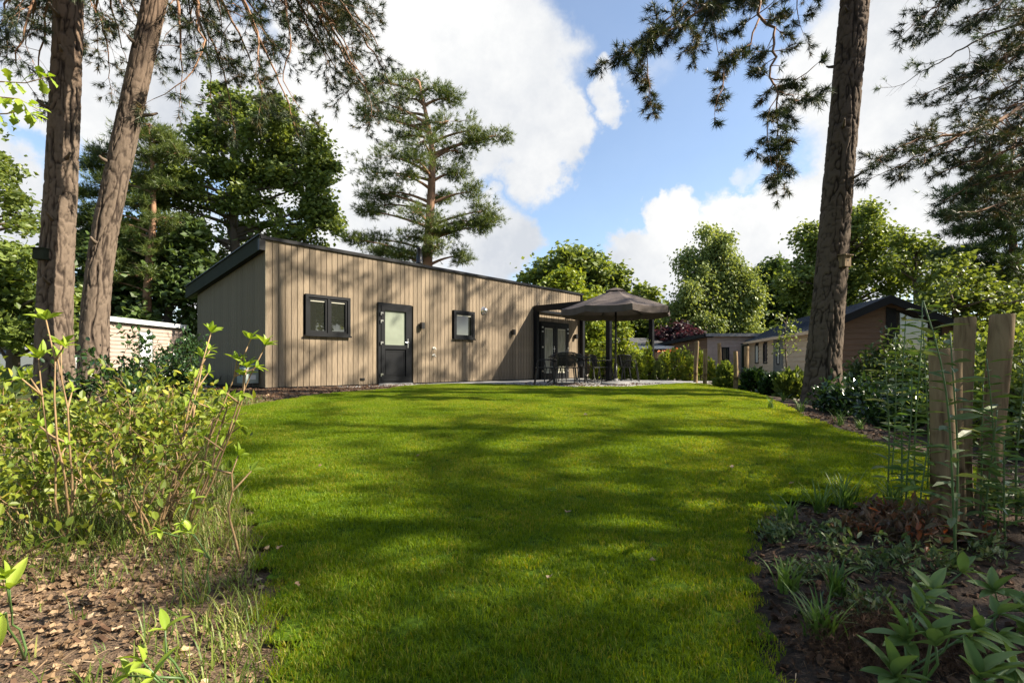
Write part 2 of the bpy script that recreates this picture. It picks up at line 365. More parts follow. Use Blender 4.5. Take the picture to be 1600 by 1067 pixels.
def barkmat(name, plate, crack, top):
    """thick scaly bark: the geometry carries the plates, 'var' tells plate from crack, colour warms up the trunk"""
    m, t, b = mat(name); b.inputs['Roughness'].default_value = .9; b.inputs['Specular IOR Level'].default_value = .15
    at = N(t, 'ShaderNodeAttribute', attribute_name='var'); co = N(t, 'ShaderNodeTexCoord')
    nn = N(t, 'ShaderNodeTexNoise'); nn.inputs['Scale'].default_value = 22; nn.inputs['Detail'].default_value = 7; nn.inputs['Roughness'].default_value = .7
    mp = N(t, 'ShaderNodeMapping'); mp.inputs['Scale'].default_value = (1, 1, .4); t.links.new(co.outputs['Object'], mp.inputs[0]); t.links.new(mp.outputs[0], nn.inputs['Vector'])
    cr = N(t, 'ShaderNodeValToRGB'); cr.color_ramp.elements[0].color = (*crack, 1); cr.color_ramp.elements[1].color = (*plate, 1); cr.color_ramp.elements[1].position = .8
    ad = N(t, 'ShaderNodeMath', operation='MULTIPLY_ADD'); t.links.new(nn.outputs['Fac'], ad.inputs[0]); ad.inputs[1].default_value = .9; 
    sb = N(t, 'ShaderNodeMath', operation='SUBTRACT'); t.links.new(at.outputs['Fac'], sb.inputs[0]); sb.inputs[1].default_value = .45
    t.links.new(sb.outputs[0], ad.inputs[2]); t.links.new(ad.outputs[0], cr.inputs[0])
    sx = N(t, 'ShaderNodeSeparateXYZ'); t.links.new(co.outputs['Object'], sx.inputs[0])
    mr = N(t, 'ShaderNodeMapRange'); mr.inputs[1].default_value = 4; mr.inputs[2].default_value = 9; t.links.new(sx.outputs['Z'], mr.inputs[0])
    mx = N(t, 'ShaderNodeMixRGB', blend_type='MULTIPLY'); t.links.new(mr.outputs[0], mx.inputs[0]); t.links.new(cr.outputs[0], mx.inputs[1]); mx.inputs[2].default_value = (*top, 1)
    t.links.new(mx.outputs[0], b.inputs['Base Color'])
    bp = N(t, 'ShaderNodeBump'); bp.inputs['Strength'].default_value = .7; bp.inputs['Distance'].default_value = .01
    t.links.new(nn.outputs['Fac'], bp.inputs['Height']); t.links.new(bp.outputs[0], b.inputs['Normal'])
    return m
M['bark'] = barkmat('pine_bark', (.15, .115, .088), (.03, .022, .018), (1.25, .95, .75))
M['bark_dark'] = barkmat('pine_bark_grey', (.105, .08, .06), (.022, .016, .012), (1.1, .95, .85))
def postmat():
    m, t, b = mat('peeled_post_wood'); b.inputs['Roughness'].default_value = .75; b.inputs['Specular IOR Level'].default_value = .2
    co = N(t, 'ShaderNodeTexCoord'); mp = N(t, 'ShaderNodeMapping'); mp.inputs['Scale'].default_value = (7, 7, .9); t.links.new(co.outputs['Object'], mp.inputs[0])
    n1 = N(t, 'ShaderNodeTexNoise'); n1.inputs['Scale'].default_value = 2.5; n1.inputs['Detail'].default_value = 8; n1.inputs['Distortion'].default_value = 1.2; t.links.new(mp.outputs[0], n1.inputs['Vector'])
    c = N(t, 'ShaderNodeValToRGB'); e = c.color_ramp.elements; e[0].position = .32; e[0].color = (.08, .05, .028, 1); e[1].position = .62; e[1].color = (.27, .195, .11, 1)
    x = e.new(.45); x.color = (.2, .14, .078, 1); t.links.new(n1.outputs['Fac'], c.inputs[0])
    n2 = N(t, 'ShaderNodeTexNoise'); n2.inputs['Scale'].default_value = 5; n2.inputs['Detail'].default_value = 4; t.links.new(co.outputs['Object'], n2.inputs['Vector'])
    r2 = N(t, 'ShaderNodeValToRGB'); r2.color_ramp.elements[0].position = .33; r2.color_ramp.elements[0].color = (.35, .3, .25, 1); r2.color_ramp.elements[1].position = .45; r2.color_ramp.elements[1].color = (1, 1, 1, 1)
    t.links.new(n2.outputs['Fac'], r2.inputs[0]); mx = N(t, 'ShaderNodeMixRGB', blend_type='MULTIPLY'); mx.inputs[0].default_value = 1
    t.links.new(c.outputs[0], mx.inputs[1]); t.links.new(r2.outputs[0], mx.inputs[2]); t.links.new(mx.outputs[0], b.inputs['Base Color'])
    bp = N(t, 'ShaderNodeBump'); bp.inputs['Strength'].default_value = .5; bp.inputs['Distance'].default_value = .01; t.links.new(n1.outputs['Fac'], bp.inputs['Height']); t.links.new(bp.outputs[0], b.inputs['Normal'])
    return m
M['post'] = postmat()

# ------------------------------------------------------------------ ground
lawn_px = [(425,1066),(428,1000),(425,950),(408,850),(385,790),(362,745),(335,705),(316,676),(322,655),(350,641),(420,628),(500,617),(600,608.5)]
lawn_px2 = [(1100,601),(1150,606),(1200,623),(1255,651),(1320,673),(1385,700),(1440,712),(1530,732),(1552,760),(1450,788),(1360,790),(1250,782),(1195,800),(1168,850),(1166,900),(1182,960),(1200,1020),(1212,1066)]
HX, HY = -5.34, 11.1; sX, sY = .672, .741
def HS(s, n): return np.array([HX+sX*s+sY*n, HY+sY*s-sX*n])      # plan point: s along the front wall, n out of it
lawn_poly = [PG(*p)[:2] for p in lawn_px]
lawn_poly += [HS(3.3, .75), HS(5.2, .75), HS(5.2, 5.3), HS(10.2, 5.3)]
lawn_poly += [PG(*p)[:2] for p in lawn_px2]
lawn_poly += [np.array([.75, .9]), np.array([.7, -4.]), np.array([-.8, -4.]), np.array([-.72, .9])]
# rounded a little
def chaikin(pl, it=1):
    for _ in range(it):
        q = []
        for i in range(len(pl)):
            a, b = np.array(pl[i]), np.array(pl[(i+1) % len(pl)]); q += [a*.8+b*.2, a*.2+b*.8]
        pl = q
    return pl
lawn_poly = np.array(chaikin(lawn_poly, 1))
def inside(x, y, poly):
    x = np.asarray(x); y = np.asarray(y); r = np.zeros(x.shape, bool); n = len(poly)
    for i in range(n):
        x1, y1 = poly[i]; x2, y2 = poly[(i+1) % n]
        if y1 == y2: continue
        c = ((y1 > y) != (y2 > y)) & (x < (x2-x1)*(y-y1)/(y2-y1)+x1); r ^= c
    return r
def axis(lo, f0, f1, hi, step, g):
    a = list(np.arange(f0, f1, step)); s = step; x = a[-1]
    while x < hi: s *= g; x += s; a.append(x)
    s = step; x = a[0]; b = []
    while x > lo: s *= g; x -= s; b.append(x)
    return np.array(b[::-1]+a)
gx = axis(-420, -3.8, 4.6, 420, .045, 1.10); gy = axis(-60, .9, 6.5, 700, .045, 1.07)
GX, GY = np.meshgrid(gx, gy); GZ = gz(GX, GY)
inl = inside(GX, GY, lawn_poly)
def edge_dist(x, y, poly):
    d = np.full(x.shape, 1e9)
    for i in range(len(poly)):
        a = poly[i]; b = poly[(i+1) % len(poly)]; ab = b-a; L = (ab**2).sum()+1e-9
        t = np.clip(((x-a[0])*ab[0]+(y-a[1])*ab[1])/L, 0, 1)
        d = np.minimum(d, np.hypot(x-a[0]-t*ab[0], y-a[1]-t*ab[1]))
    return d
near = (GX > -6) & (GX < 9) & (GY > -1) & (GY < 12)
ed = np.full(GX.shape, 9.); ed[near] = edge_dist(GX[near], GY[near], lawn_poly)
edge = sm(ed/.25)
rough = (fbm(GX*9, GY*9, 3)-.47)*.06+(fbm(GX*2.3, GY*2.3, 9)-.47)*.10
GZ2 = np.where(inl, GZ-.035, GZ-.035*(1-edge)+np.where(near, rough*edge*(.35+.65*(GX > 0)), 0))
left = (GX < 0) | (GY > 9) & (GX < 1)
litter = np.where(GX < .3*GY-.3, 1., 0.)*np.clip(.55+1.6*(fbm(GX*.9+5, GY*.9, 21)-.47), 0, 1)
litter = np.where((GX > 0), np.clip((fbm(GX*1.3, GY*1.3, 5)-.5)*2.5, 0, .35)+ .9*sm((GX-2.3)/1.2)*(GY < 3.4)*.5, litter)
litter = np.where((GY > 8) & (GX < 0), .45, litter)
gravel = sm((GY-15.8)/1.0)*(GX > 3.5)*(1-sm((GY-26)/3))*(GX < 16)+ sm((GY-10.5)/1)*(GX > 7)*(GX < 11)*(GY < 17)*.6
gravel = np.clip(gravel, 0, 1)
green = np.clip(sm((np.hypot(GX, GY)-26)/8)+ .8*((GX < -6) & (GY > 6)), 0, 1)
n, m_ = GX.shape; idx = np.arange(n*m_).reshape(n, m_)
F = np.stack([idx[:-1, :-1], idx[:-1, 1:], idx[1:, 1:], idx[1:, :-1]], -1).reshape(-1, 4)
me = mesh_np('ground', np.stack([GX, GY, GZ2], -1).reshape(-1, 3), F, M['ground'], True, {'litter': litter.ravel(), 'gravel': gravel.ravel(), 'green': green.ravel()})
tag(link('ground', me), kind='structure')

# lawn sheet: grid cut to the outline
lx = np.arange(-6.5, 9.5, .12); ly = np.arange(-4.2, 17.5, .12)
LX, LY = np.meshgrid(lx, ly)
n, m_ = LX.shape; idx = np.arange(n*m_).reshape(n, m_)
ok = inside(LX, LY, lawn_poly); eL = edge_dist(LX, LY, lawn_poly)
keep = ok[:-1, :-1] | ok[1:, 1:] | ok[:-1, 1:] | ok[1:, :-1]
keep &= (ok | (eL < .06))[:-1, :-1] & (ok | (eL < .06))[1:, 1:] & (ok | (eL < .06))[:-1, 1:] & (ok | (eL < .06))[1:, :-1]
F = np.stack([idx[:-1, :-1], idx[:-1, 1:], idx[1:, 1:], idx[1:, :-1]], -1)[keep]
used = np.unique(F); mp = -np.ones(n*m_, int); mp[used] = np.arange(len(used))
LV = np.stack([LX.ravel()[used], LY.ravel()[used], gz(LX.ravel()[used], LY.ravel()[used])-.004], -1)
tag(link('lawn', mesh_np('lawn', LV, mp[F.reshape(-1, 4)], M['lawnbase'], True)), kind='structure')

# lawn grass: instanced tufts of mown blades on lawn points (geometry nodes)
def blades_mesh(nb, rad, h, w, seed, matl, lean=.45):
    r = np.random.default_rng(seed); a = r.random(nb)*2*pi; rr = rad*np.sqrt(r.random(nb)); base = np.stack([rr*np.cos(a), rr*np.sin(a), -.005*np.ones(nb)], -1)
    ang = r.random(nb)*2*pi; ln = lean*r.random(nb); hh = h*(.55+.6*r.random(nb)); up = np.stack([np.cos(ang)*np.sin(ln), np.sin(ang)*np.sin(ln), np.cos(ln)], -1)
    sd = np.stack([-np.sin(ang+r.normal(size=nb)*.7), np.cos(ang+r.normal(size=nb)*.7), np.zeros(nb)], -1)*(w/2)*(.7+.6*r.random(nb))[:, None]
    mid = base+up*hh[:, None]*.6; tip = base+up*hh[:, None]*.95+np.stack([np.cos(ang), np.sin(ang), -.2*np.ones(nb)], -1)*(hh*ln*.45)[:, None]
    V = np.stack([base-sd, base+sd, mid+sd*.8, mid-sd*.8, tip], 1).reshape(-1, 3)
    k = (np.arange(nb)*5)[:, None]
    return mesh_np('blades', V, [np.array([(0, 1, 2, 3)])+k, np.array([(3, 2, 4)])+k], matl, False, {'var': np.repeat(r.random(nb), 5)})
def instancer(name, pts, meshes, scale_rng, kind='stuff', label=None, cat=None):
    coll = bpy.data.collections.new(name+'_kinds')
    for i, mm in enumerate(meshes): coll.objects.link(bpy.data.objects.new(name+'_kind', mm))
    o = link(name, mesh_np(name, pts, [], None)); tag(o, label, cat, None, kind)
    ng = bpy.data.node_groups.new(name, 'GeometryNodeTree')
    ng.interface.new_socket('Geometry', in_out='INPUT', socket_type='NodeSocketGeometry'); ng.interface.new_socket('Geometry', in_out='OUTPUT', socket_type='NodeSocketGeometry')
    gi = ng.nodes.new('NodeGroupInput'); go = ng.nodes.new('NodeGroupOutput'); ip = ng.nodes.new('GeometryNodeInstanceOnPoints'); ci = ng.nodes.new('GeometryNodeCollectionInfo')
    ci.inputs['Collection'].default_value = coll; ci.inputs['Separate Children'].default_value = True; ci.inputs['Reset Children'].default_value = True
    ip.inputs['Pick Instance'].default_value = True
    r1 = ng.nodes.new('FunctionNodeRandomValue'); r1.data_type = 'INT'; r1.inputs['Min'].default_value = 0 if False else 0
    for s in r1.inputs:
        if s.name == 'Max' and s.type == 'INT': s.default_value = len(meshes)-1
        if s.name == 'Min' and s.type == 'INT': s.default_value = 0
    r2 = ng.nodes.new('FunctionNodeRandomValue'); r2.data_type = 'FLOAT_VECTOR'; r2.inputs[0].default_value = (-.06, -.06, 0); r2.inputs[1].default_value = (.06, .06, 6.283)
    r3 = ng.nodes.new('FunctionNodeRandomValue'); r3.data_type = 'FLOAT'
    fl = [s for s in r3.inputs if s.type == 'VALUE']; fl[0].default_value = scale_rng[0]; fl[1].default_value = scale_rng[1]
    out = lambda nd, ty: [s for s in nd.outputs if s.enabled and s.type == ty][0]
    L = ng.links.new
    L(gi.outputs[0], ip.inputs['Points']); L(ci.outputs[0], ip.inputs['Instance']); L(out(r1, 'INT'), ip.inputs['Instance Index'])
    L(out(r2, 'VECTOR'), ip.inputs['Rotation']); L(out(r3, 'VALUE'), ip.inputs['Scale']); L(ip.outputs[0], go.inputs[0])
    md = o.modifiers.new('grow', 'NODES'); md.node_group = ng
    return o
sp = .095
qx = np.arange(-6.5, 9.5, sp); qy = np.arange(.9, 17.2, sp); QX, QY = np.meshgrid(qx, qy)
QX = QX+rng.uniform(-.5, .5, QX.shape)*sp; QY = QY+rng.uniform(-.5, .5, QX.shape)*sp
qi = inside(QX, QY, lawn_poly) & (np.abs(QX) < 1.04*QY+.6); QX, QY = QX[qi], QY[qi]
instancer('lawn_grass', np.stack([QX, QY, gz(QX, QY)], -1), [blades_mesh(300, .085, .027, .0026, 100+i, M['lawn'], .8) for i in range(6)], (.75, 1.3),
          label='short mown green lawn grass spreading from the camera to the terrace', cat='grass')

# terrace of grey paving slabs: a strip along the wall and a square under the pergola
pt = thing('terrace', 'grey slab terrace along the wooden cabin and under the pergola', 'terrace', (HX, HY, HB), atan2(sY, sX))
base = MB(); base.box(1.6, 5.2, -.72, .0, -.2, -.012); base.box(5.2, 12.4, -5.28, 0, -.2, -.0121); base.build('sand_bed', M['joint'], pt)
def slab(x0, x1, y0, y1, cache={}):
    k = (round(x1-x0, 3), round(y1-y0, 3))
    if k not in cache:
        b = MB(); w, d = k; e = .006
        b.hexa([(0,0,-.03),(w,0,-.03),(w,d,-.03),(0,d,-.03),(0,0,.004),(w,0,.004),(w,d,.004),(0,d,.004)])
        b.hexa([(0,0,.004),(w,0,.004),(w,d,.004),(0,d,.004),(e,e,.01),(w-e,e,.01),(w-e,d-e,.01),(e,d-e,.01)])
        cache[k] = b.mesh('paving_slab', M['paver'])
    return link('paving_slab', cache[k], pt, (x0, y0, -.006+random.uniform(-.002, .002)))
for i in range(6): slab(1.6+i*.6+.004, 1.6+(i+1)*.6-.004, -.70, -.006)
for i in range(12):
    for j in range(9):
        x0 = 5.2+i*.6; y0 = -5.28+j*.5866
        if x0-5.2 > 5.2+(5.28+y0)*.6+.3: continue
        slab(x0+.004, x0+.592, y0+.004, y0+.5826)
# ------------------------------------------------------------------ the wooden cabin
H = 3.30; DEP = 4.58; LEN = 12.0; SL = .12
RZ = atan2(sY, sX)
hs = thing('cabin', 'long brown timber-clad cabin with a low mono-pitch roof and black windows', 'cabin', (HX, HY, HB), RZ)
OPEN = [(.869, 2.0, 1.20, 2.15), (2.79, 3.84, .0, 2.13), (5.36, 6.20, 1.29, 2.13), (9.40, 11.08, .0, 2.06)]
w = MB()
w.hexa([(.02,.06,0),(LEN-.02,.06,0),(LEN-.02,DEP,0),(.02,DEP,0),(.02,.06,H-.03),(LEN-.02,.06,H-.03),(LEN-.02,DEP,H-.03-SL*DEP),(.02,DEP,H-.03-SL*DEP)])
w.build('wall_core', M['void'], hs)
# boards, each its own object; windows and doors interrupt them
BW = .14; cache = {}
def board(x0, z0, z1, side=False, zz=None):
    k = (round(z0, 3), round(z1, 3), side)
    if k not in cache:
        b = MB(); g = .005; e = .004; bw = BW
        if not side:
            b.hexa([(g,0,z0),(bw-g,0,z0),(bw-g,.03,z0),(g,.03,z0),(g,0,z1),(bw-g,0,z1),(bw-g,.03,z1),(g,.03,z1)])
            b.hexa([(g+e,-.004,z0),(bw-g-e,-.004,z0),(bw-g,0,z0),(g,0,z0),(g+e,-.004,z1),(bw-g-e,-.004,z1),(bw-g,0,z1),(g,0,z1)])
        else:
            d = SL*bw
            b.hexa([(0,g,z0),(.03,g,z0),(.03,bw-g,z0),(0,bw-g,z0),(0,g,z1),(.03,g,z1),(.03,bw-g,z1-d),(0,bw-g,z1-d)])
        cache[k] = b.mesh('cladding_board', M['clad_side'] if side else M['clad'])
    o = link('cladding_board', cache[k], hs, (x0, 0, 0) if not side else (0, x0, 0))
    return o
nb = int(LEN/BW)
for i in range(nb):
    x0 = i*BW; x1 = x0+BW; segs = [(.03, H-.07)]
    for (a, b_, c, d) in OPEN:
        if x1 > a+.05 and x0 < b_-.05:
            ns = []
            for (p, q) in segs:
                if c > p+.1: ns.append((p, c+.01))
                if d < q-.1: ns.append((d-.01, q))
            segs = ns
    for (p, q) in segs: board(x0, p, q)
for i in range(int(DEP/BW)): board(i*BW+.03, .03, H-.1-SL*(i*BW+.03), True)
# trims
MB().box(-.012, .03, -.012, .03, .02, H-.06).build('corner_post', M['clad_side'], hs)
MB().box(-.01, LEN, -.015, .05, -.05, .03).build('base_strip', M['black'], hs)
MB().box(-.02, .0, 0.05, DEP, -.05, .03).build('base_strip', M['black'], hs)
MB().box(LEN-.03, LEN+.02, -.03, .05, 0, H-.02).build('corner_trim', M['black'], hs)
MB().box(-.12, LEN+.06, -.05, .06, H-.07, H).build('front_capping', M['black'], hs)
b = MB(); y1 = 5.05
b.hexa([(-.14,-.03,H-.31),(-.10,-.03,H-.31),(-.10,y1,H-.31-SL*y1),(-.14,y1,H-.31-SL*y1),(-.14,-.03,H+.005),(-.10,-.03,H+.005),(-.10,y1,H+.005-SL*y1),(-.14,y1,H+.005-SL*y1)])
b.build('roof_fascia', M['fascia'], hs)
b = MB(); b.hexa([(-.17,-.055,H+.004),(-.06,-.055,H+.004),(-.06,y1+.02,H+.004-SL*y1),(-.17,y1+.02,H+.004-SL*y1),(-.17,-.055,H+.03),(-.06,-.055,H+.03),(-.06,y1+.02,H+.03-SL*y1),(-.17,y1+.02,H+.03-SL*y1)])
b.build('roof_edge_capping', M['black'], hs)
b = MB(); b.hexa([(-.099,.061,H-.12),(LEN+.05,.061,H-.12),(LEN+.05,y1,H-.12-SL*y1),(-.099,y1,H-.12-SL*y1),(-.099,.061,H-.015),(LEN+.05,.061,H-.015),(LEN+.05,y1,H-.015-SL*y1),(-.099,y1,H-.015-SL*y1)])
b.build('roof', M['roof'], hs)
b = MB(); b.hexa([(-.099,.06,H-.31),(0,.06,H-.31),(0,y1,H-.31-SL*y1),(-.099,y1,H-.31-SL*y1),(-.099,.06,H-.29),(0,.06,H-.29),(0,y1,H-.29-SL*y1),(-.099,y1,H-.29-SL*y1)]); b.build('soffit', M['black'], hs)
MB().box(-.145, -.02, -.04, .055, H-.31, H-.071).build('fascia_end_cap', M['black'], hs)
b = MB(); b.box(-.1, LEN, DEP+.38, DEP+.5, H-.2-SL*DEP-.05, H-.12-SL*DEP); b.build('gutter', M['fascia'], hs)
# flue
fl = MB(); fl.lathe([(.075,-.25),(.075,.35),(.11,.36),(.11,.42),(.09,.43),(.085,.6),(.06,.8),(.075,.81),(.075,.86),(0,.87)], 20, (4.9, 1.0, H-SL)); fl.build('chimney_flue', M['metal_black'], hs, True)
def frame(parent, x0, x1, z0, z1, t, y0, y1, name='window_frame', matl=None):
    m = MB(); m.box(x0, x1, y0, y1, z1-t, z1); m.box(x0, x1, y0, y1, z0, z0+t); m.box(x0, x0+t, y0, y1, z0+t, z1-t); m.box(x1-t, x1, y0, y1, z0+t, z1-t)
    return m.build(name, matl or M['black'], parent)
def window(x0, x1, z0, z1, sashes):
    wn_ = link('window', None, hs, (0, 0, 0))
    frame(wn_, x0, x1, z0, z1, .07, -.06, .055, 'outer_frame')
    MB().box(x0-.02, x1+.02, -.085, -.0605, z0-.02, z0+.02).build('sill', M['black'], wn_)
    n = sashes; wd = (x1-x0-.14)/n
    if n > 1: MB().box(x0+.07+wd-.025, x0+.07+wd+.025, -.055, .05, z0+.071, z1-.071).build('mullion', M['black'], wn_)
    for i in range(n):
        a = x0+.07+i*wd+(.026 if i else 0); c = x0+.07+(i+1)*wd-(.026 if i < n-1 else 0)
        frame(wn_, a, c, z0+.07, z1-.07, .05, -.035, .045, 'sash')
        MB().box(a+.05, c-.05, .0, .012, z0+.12, z1-.12).build('pane', M['glass'], wn_)
        MB().box(a+.055, c-.055, -.012, -.001, z1-.155, z1-.122).build('blind', M['blind'], wn_)
window(*OPEN[0], 2); window(*OPEN[2], 1)
# side door with frosted pane
a, c, z0, z1 = OPEN[1]
d = link('door', None, hs, (0, 0, 0)); d['label'] = 'black side door with a frosted upper pane'
frame(d, a, c, z0+.01, z1, .085, -.05, .055, 'door_frame')
frame(d, a+.085, c-.085, .1, z1-.085, .11, -.065, .03, 'door_leaf')
MB().box(a+.19, c-.19, -.062, .03, .93, 1.04).build('mid_rail', M['black'], d)
MB().box(a+.19, c-.19, -.03, .0, .205, .935).build('lower_panel', M['black'], d)
frame(d, a+.23, c-.23, .25, .89, .02, -.038, -.031, 'panel_moulding')
MB().box(a+.19, c-.19, -.02, .0, 1.035, z1-.19).build('pane', M['frost'], d)
for hz_ in (.28, 1.1, 1.66, 1.86):
    m = MB(); m.box(a+.06, a+.13, -.085, -.066, hz_-.02, hz_+.02); m.box(a+.05, a+.075, -.09, -.066, hz_-.06, hz_+.02); m.build('hinge', M['steel'], d)
m = MB(); m.box(c-.155, c-.125, -.075, -.066, .98, 1.22); m.tube([(c-.14,-.075,1.12),(c-.14,-.11,1.12),(c-.19,-.12,1.12),(c-.25,-.12,1.12)], .011, 8); m.build('handle', M['steel'], d)
MB().box(a, c, -.09, -.051, 0.0, .04).build('threshold', M['concrete'], d)
# french doors
a, c, z0, z1 = OPEN[3]; fd = link('french_door', None, hs, (0, 0, 0)); fd['label'] = 'pair of glazed black terrace doors'
frame(fd, a, c, 0.01, z1, .08, -.05, .055, 'door_frame'); mid = (a+c)/2
for (p, q) in ((a+.08, mid-.003), (mid+.003, c-.08)):
    frame(fd, p, q, .09, z1-.085, .14, -.06, .03, 'door_leaf')
    MB().box(p+.14, q-.14, -.02, .0, .23, z1-.225).build('pane', M['reflect_pane'], fd)
    frame(fd, p+.135, q-.135, .225, z1-.22, .035, -.045, -.021, 'glazing_bead', M['blind'])
m = MB(); m.box(mid-.09, mid-.06, -.07, -.061, .98, 1.2); m.tube([(mid-.075,-.07,1.1),(mid-.075,-.1,1.1),(mid-.17,-.1,1.1)], .01, 8); m.build('handle', M['steel'], fd)
for hz_ in (.3, 1.15, 1.7, 1.85): 
    for xx in (a+.05, c-.12): MB().box(xx, xx+.07, -.08, -.061, hz_-.025, hz_+.025).build('hinge', M['steel'], fd)
# fittings on the wall
def wthing(name, label, cat, x, z, group=None):
    p = HS(x, .004); return thing(name, label, cat, (p[0], p[1], HB+z), RZ, group)
for x, lab in ((4.17, 'black square wall lamp right of the side door'), (7.94, 'black square wall lamp between the small window and the pergola'), (11.5, 'black square wall lamp right of the terrace doors under the pergola')):
    t = wthing('wall_lamp', lab, 'wall lamp', x, 1.6, 'wall lamps on the cabin')
    MB().box(-.03, .03, -.03, -.001, -.06, .06).build('bracket', M['metal_black'], t); MB().box(-.05, .05, -.13, -.031, -.085, .085).build('housing', M['metal_black'], t)
    MB().box(-.035, .035, -.115, -.045, -.09, -.086).build('lens', M['frost'], t)
t = wthing('vent_dome', 'round steel vent cowl above right of the small window', 'vent', 6.64, 2.21)
m = MB(); m.lathe([(0,.12),(.05,.11),(.085,.075),(.1,.03),(.1,0),(.125,0),(.125,-.01)], 20); m.build('cowl', M['steel'], t, True, rot=(pi/2, 0, 0))
for z, lab, k in ((.99, 'upper chrome tap fitting on the cabin wall', 0), (.79, 'lower chrome garden tap on the cabin wall', 1)):
    t = wthing('wall_tap', lab, 'tap', 4.62, z, 'chrome taps')
    m = MB(); m.lathe([(0,.012),(.035,.01),(.035,0)], 14); m.build('flange', M['steel'], t, True, rot=(pi/2, 0, 0))
    m = MB(); m.tube([(0,-.01,0),(0,-.07,0),(.0,-.1,-.02),(0,-.105,-.06)], .014, 8); m.tube([(-.035,-.05,.035),(.035,-.05,.035)], .008, 6); m.tube([(0,-.05,0),(0,-.05,.035)], .007, 6); m.build('spout', M['steel'], t, True)
t = wthing('floor_vent', 'small black vent low on the wall left of the side door', 'vent', 2.355, .16)
m = MB(); m.box(-.06,.06,-.02,-.001,-.03,.03); m.build('vent_frame', M['metal_black'], t)
for q in range(3): MB().box(-.05,.05,-.03,-.021,-.022+q*.018,-.014+q*.018).build('louvre', M['metal_black'], t)
# meter box on the side wall
pb = HS(-.012, -.3)
t = thing('utility_box', 'grey sloped-lid utility box on legs against the cabin side wall', 'utility box', (pb[0], pb[1], HB), RZ)
m = MB(); m.hexa([(-.3,0,.12),(-.02,0,.12),(-.02,.46,.12),(-.3,.46,.12),(-.3,0,.42),(-.02,0,.52),(-.02,.46,.52),(-.3,.46,.42)]); m.build('cabinet', M['box'], t)
m = MB(); m.hexa([(-.32,-.015,.42),(-.015,-.015,.525),(-.015,.475,.525),(-.32,.475,.42),(-.32,-.015,.435),(-.015,-.015,.54),(-.015,.475,.54),(-.32,.475,.435)]); m.build('lid', M['box'], t)
MB().box(-.306,-.301,.03,.43,.16,.38).build('door_panel', M['box'], t)
MB().box(-.31,-.3065,.2,.26,.26,.3).build('lock', M['metal_black'], t); MB().box(-.22,-.08,-.006,-.001,.2,.3).build('label_plate', M['white'], t)
for yy in (.04, .38): MB().box(-.2,-.14,yy,yy+.04,-.08,.12).build('leg', M['metal_black'], t)
pb = HS(-.75, -1.9); t = thing('drain_cover', 'flat grey concrete cover slab in the soil beside the cabin side wall', 'cover slab', (pb[0], pb[1], HB-.01), RZ)
MB().box(-.35,.35,-.35,.35,-.05,.02).build('slab', M['concrete'], t); MB().box(-.28,.28,-.28,.28,.0205,.03).build('lid', M['concrete'], t); MB().box(-.04,.04,-.02,.02,.0305,.04).build('grip', M['metal_black'], t)

# pergola
pg = thing('pergola', 'black flat-roofed pergola standing out from the cabin over the terrace doors', 'pergola', (HX, HY, HB), RZ)
A0, A1, D0 = 9.1, 11.9, 3.0; PH = 2.57
for (x, y) in ((A0, -.1), (A1, -.1), (A0, -D0), (A1, -D0)):
    MB().box(x-.07, x+.07, y-.07, y+.07, .02, PH-.2).build('post', M['black'], pg); MB().box(x-.1, x+.1, y-.1, y+.1, .004, .02).build('foot_plate', M['black'], pg)
for (x0, x1, y0, y1) in ((A0-.07, A1+.07, -D0-.07, -D0+.07), (A0-.07, A0+.07, -D0+.071, -.03), (A1-.07, A1+.07, -D0+.071, -.03)):
    MB().box(x0, x1, y0, y1, PH-.2, PH).build('beam', M['black'], pg)
MB().box(A0+.071, A1-.071, -.1, -.04, PH-.2, PH-.12).build('beam', M['black'], pg)
k = 0; y = -D0+.1; sl = MB().box(A0+.075, A1-.075, 0, .15, 0, .012).mesh('roof_slat', M['black'])
while y < -.4:
    link('roof_slat', sl, pg, (0, y, PH-.1), (radians(6), 0, 0)); y += .152

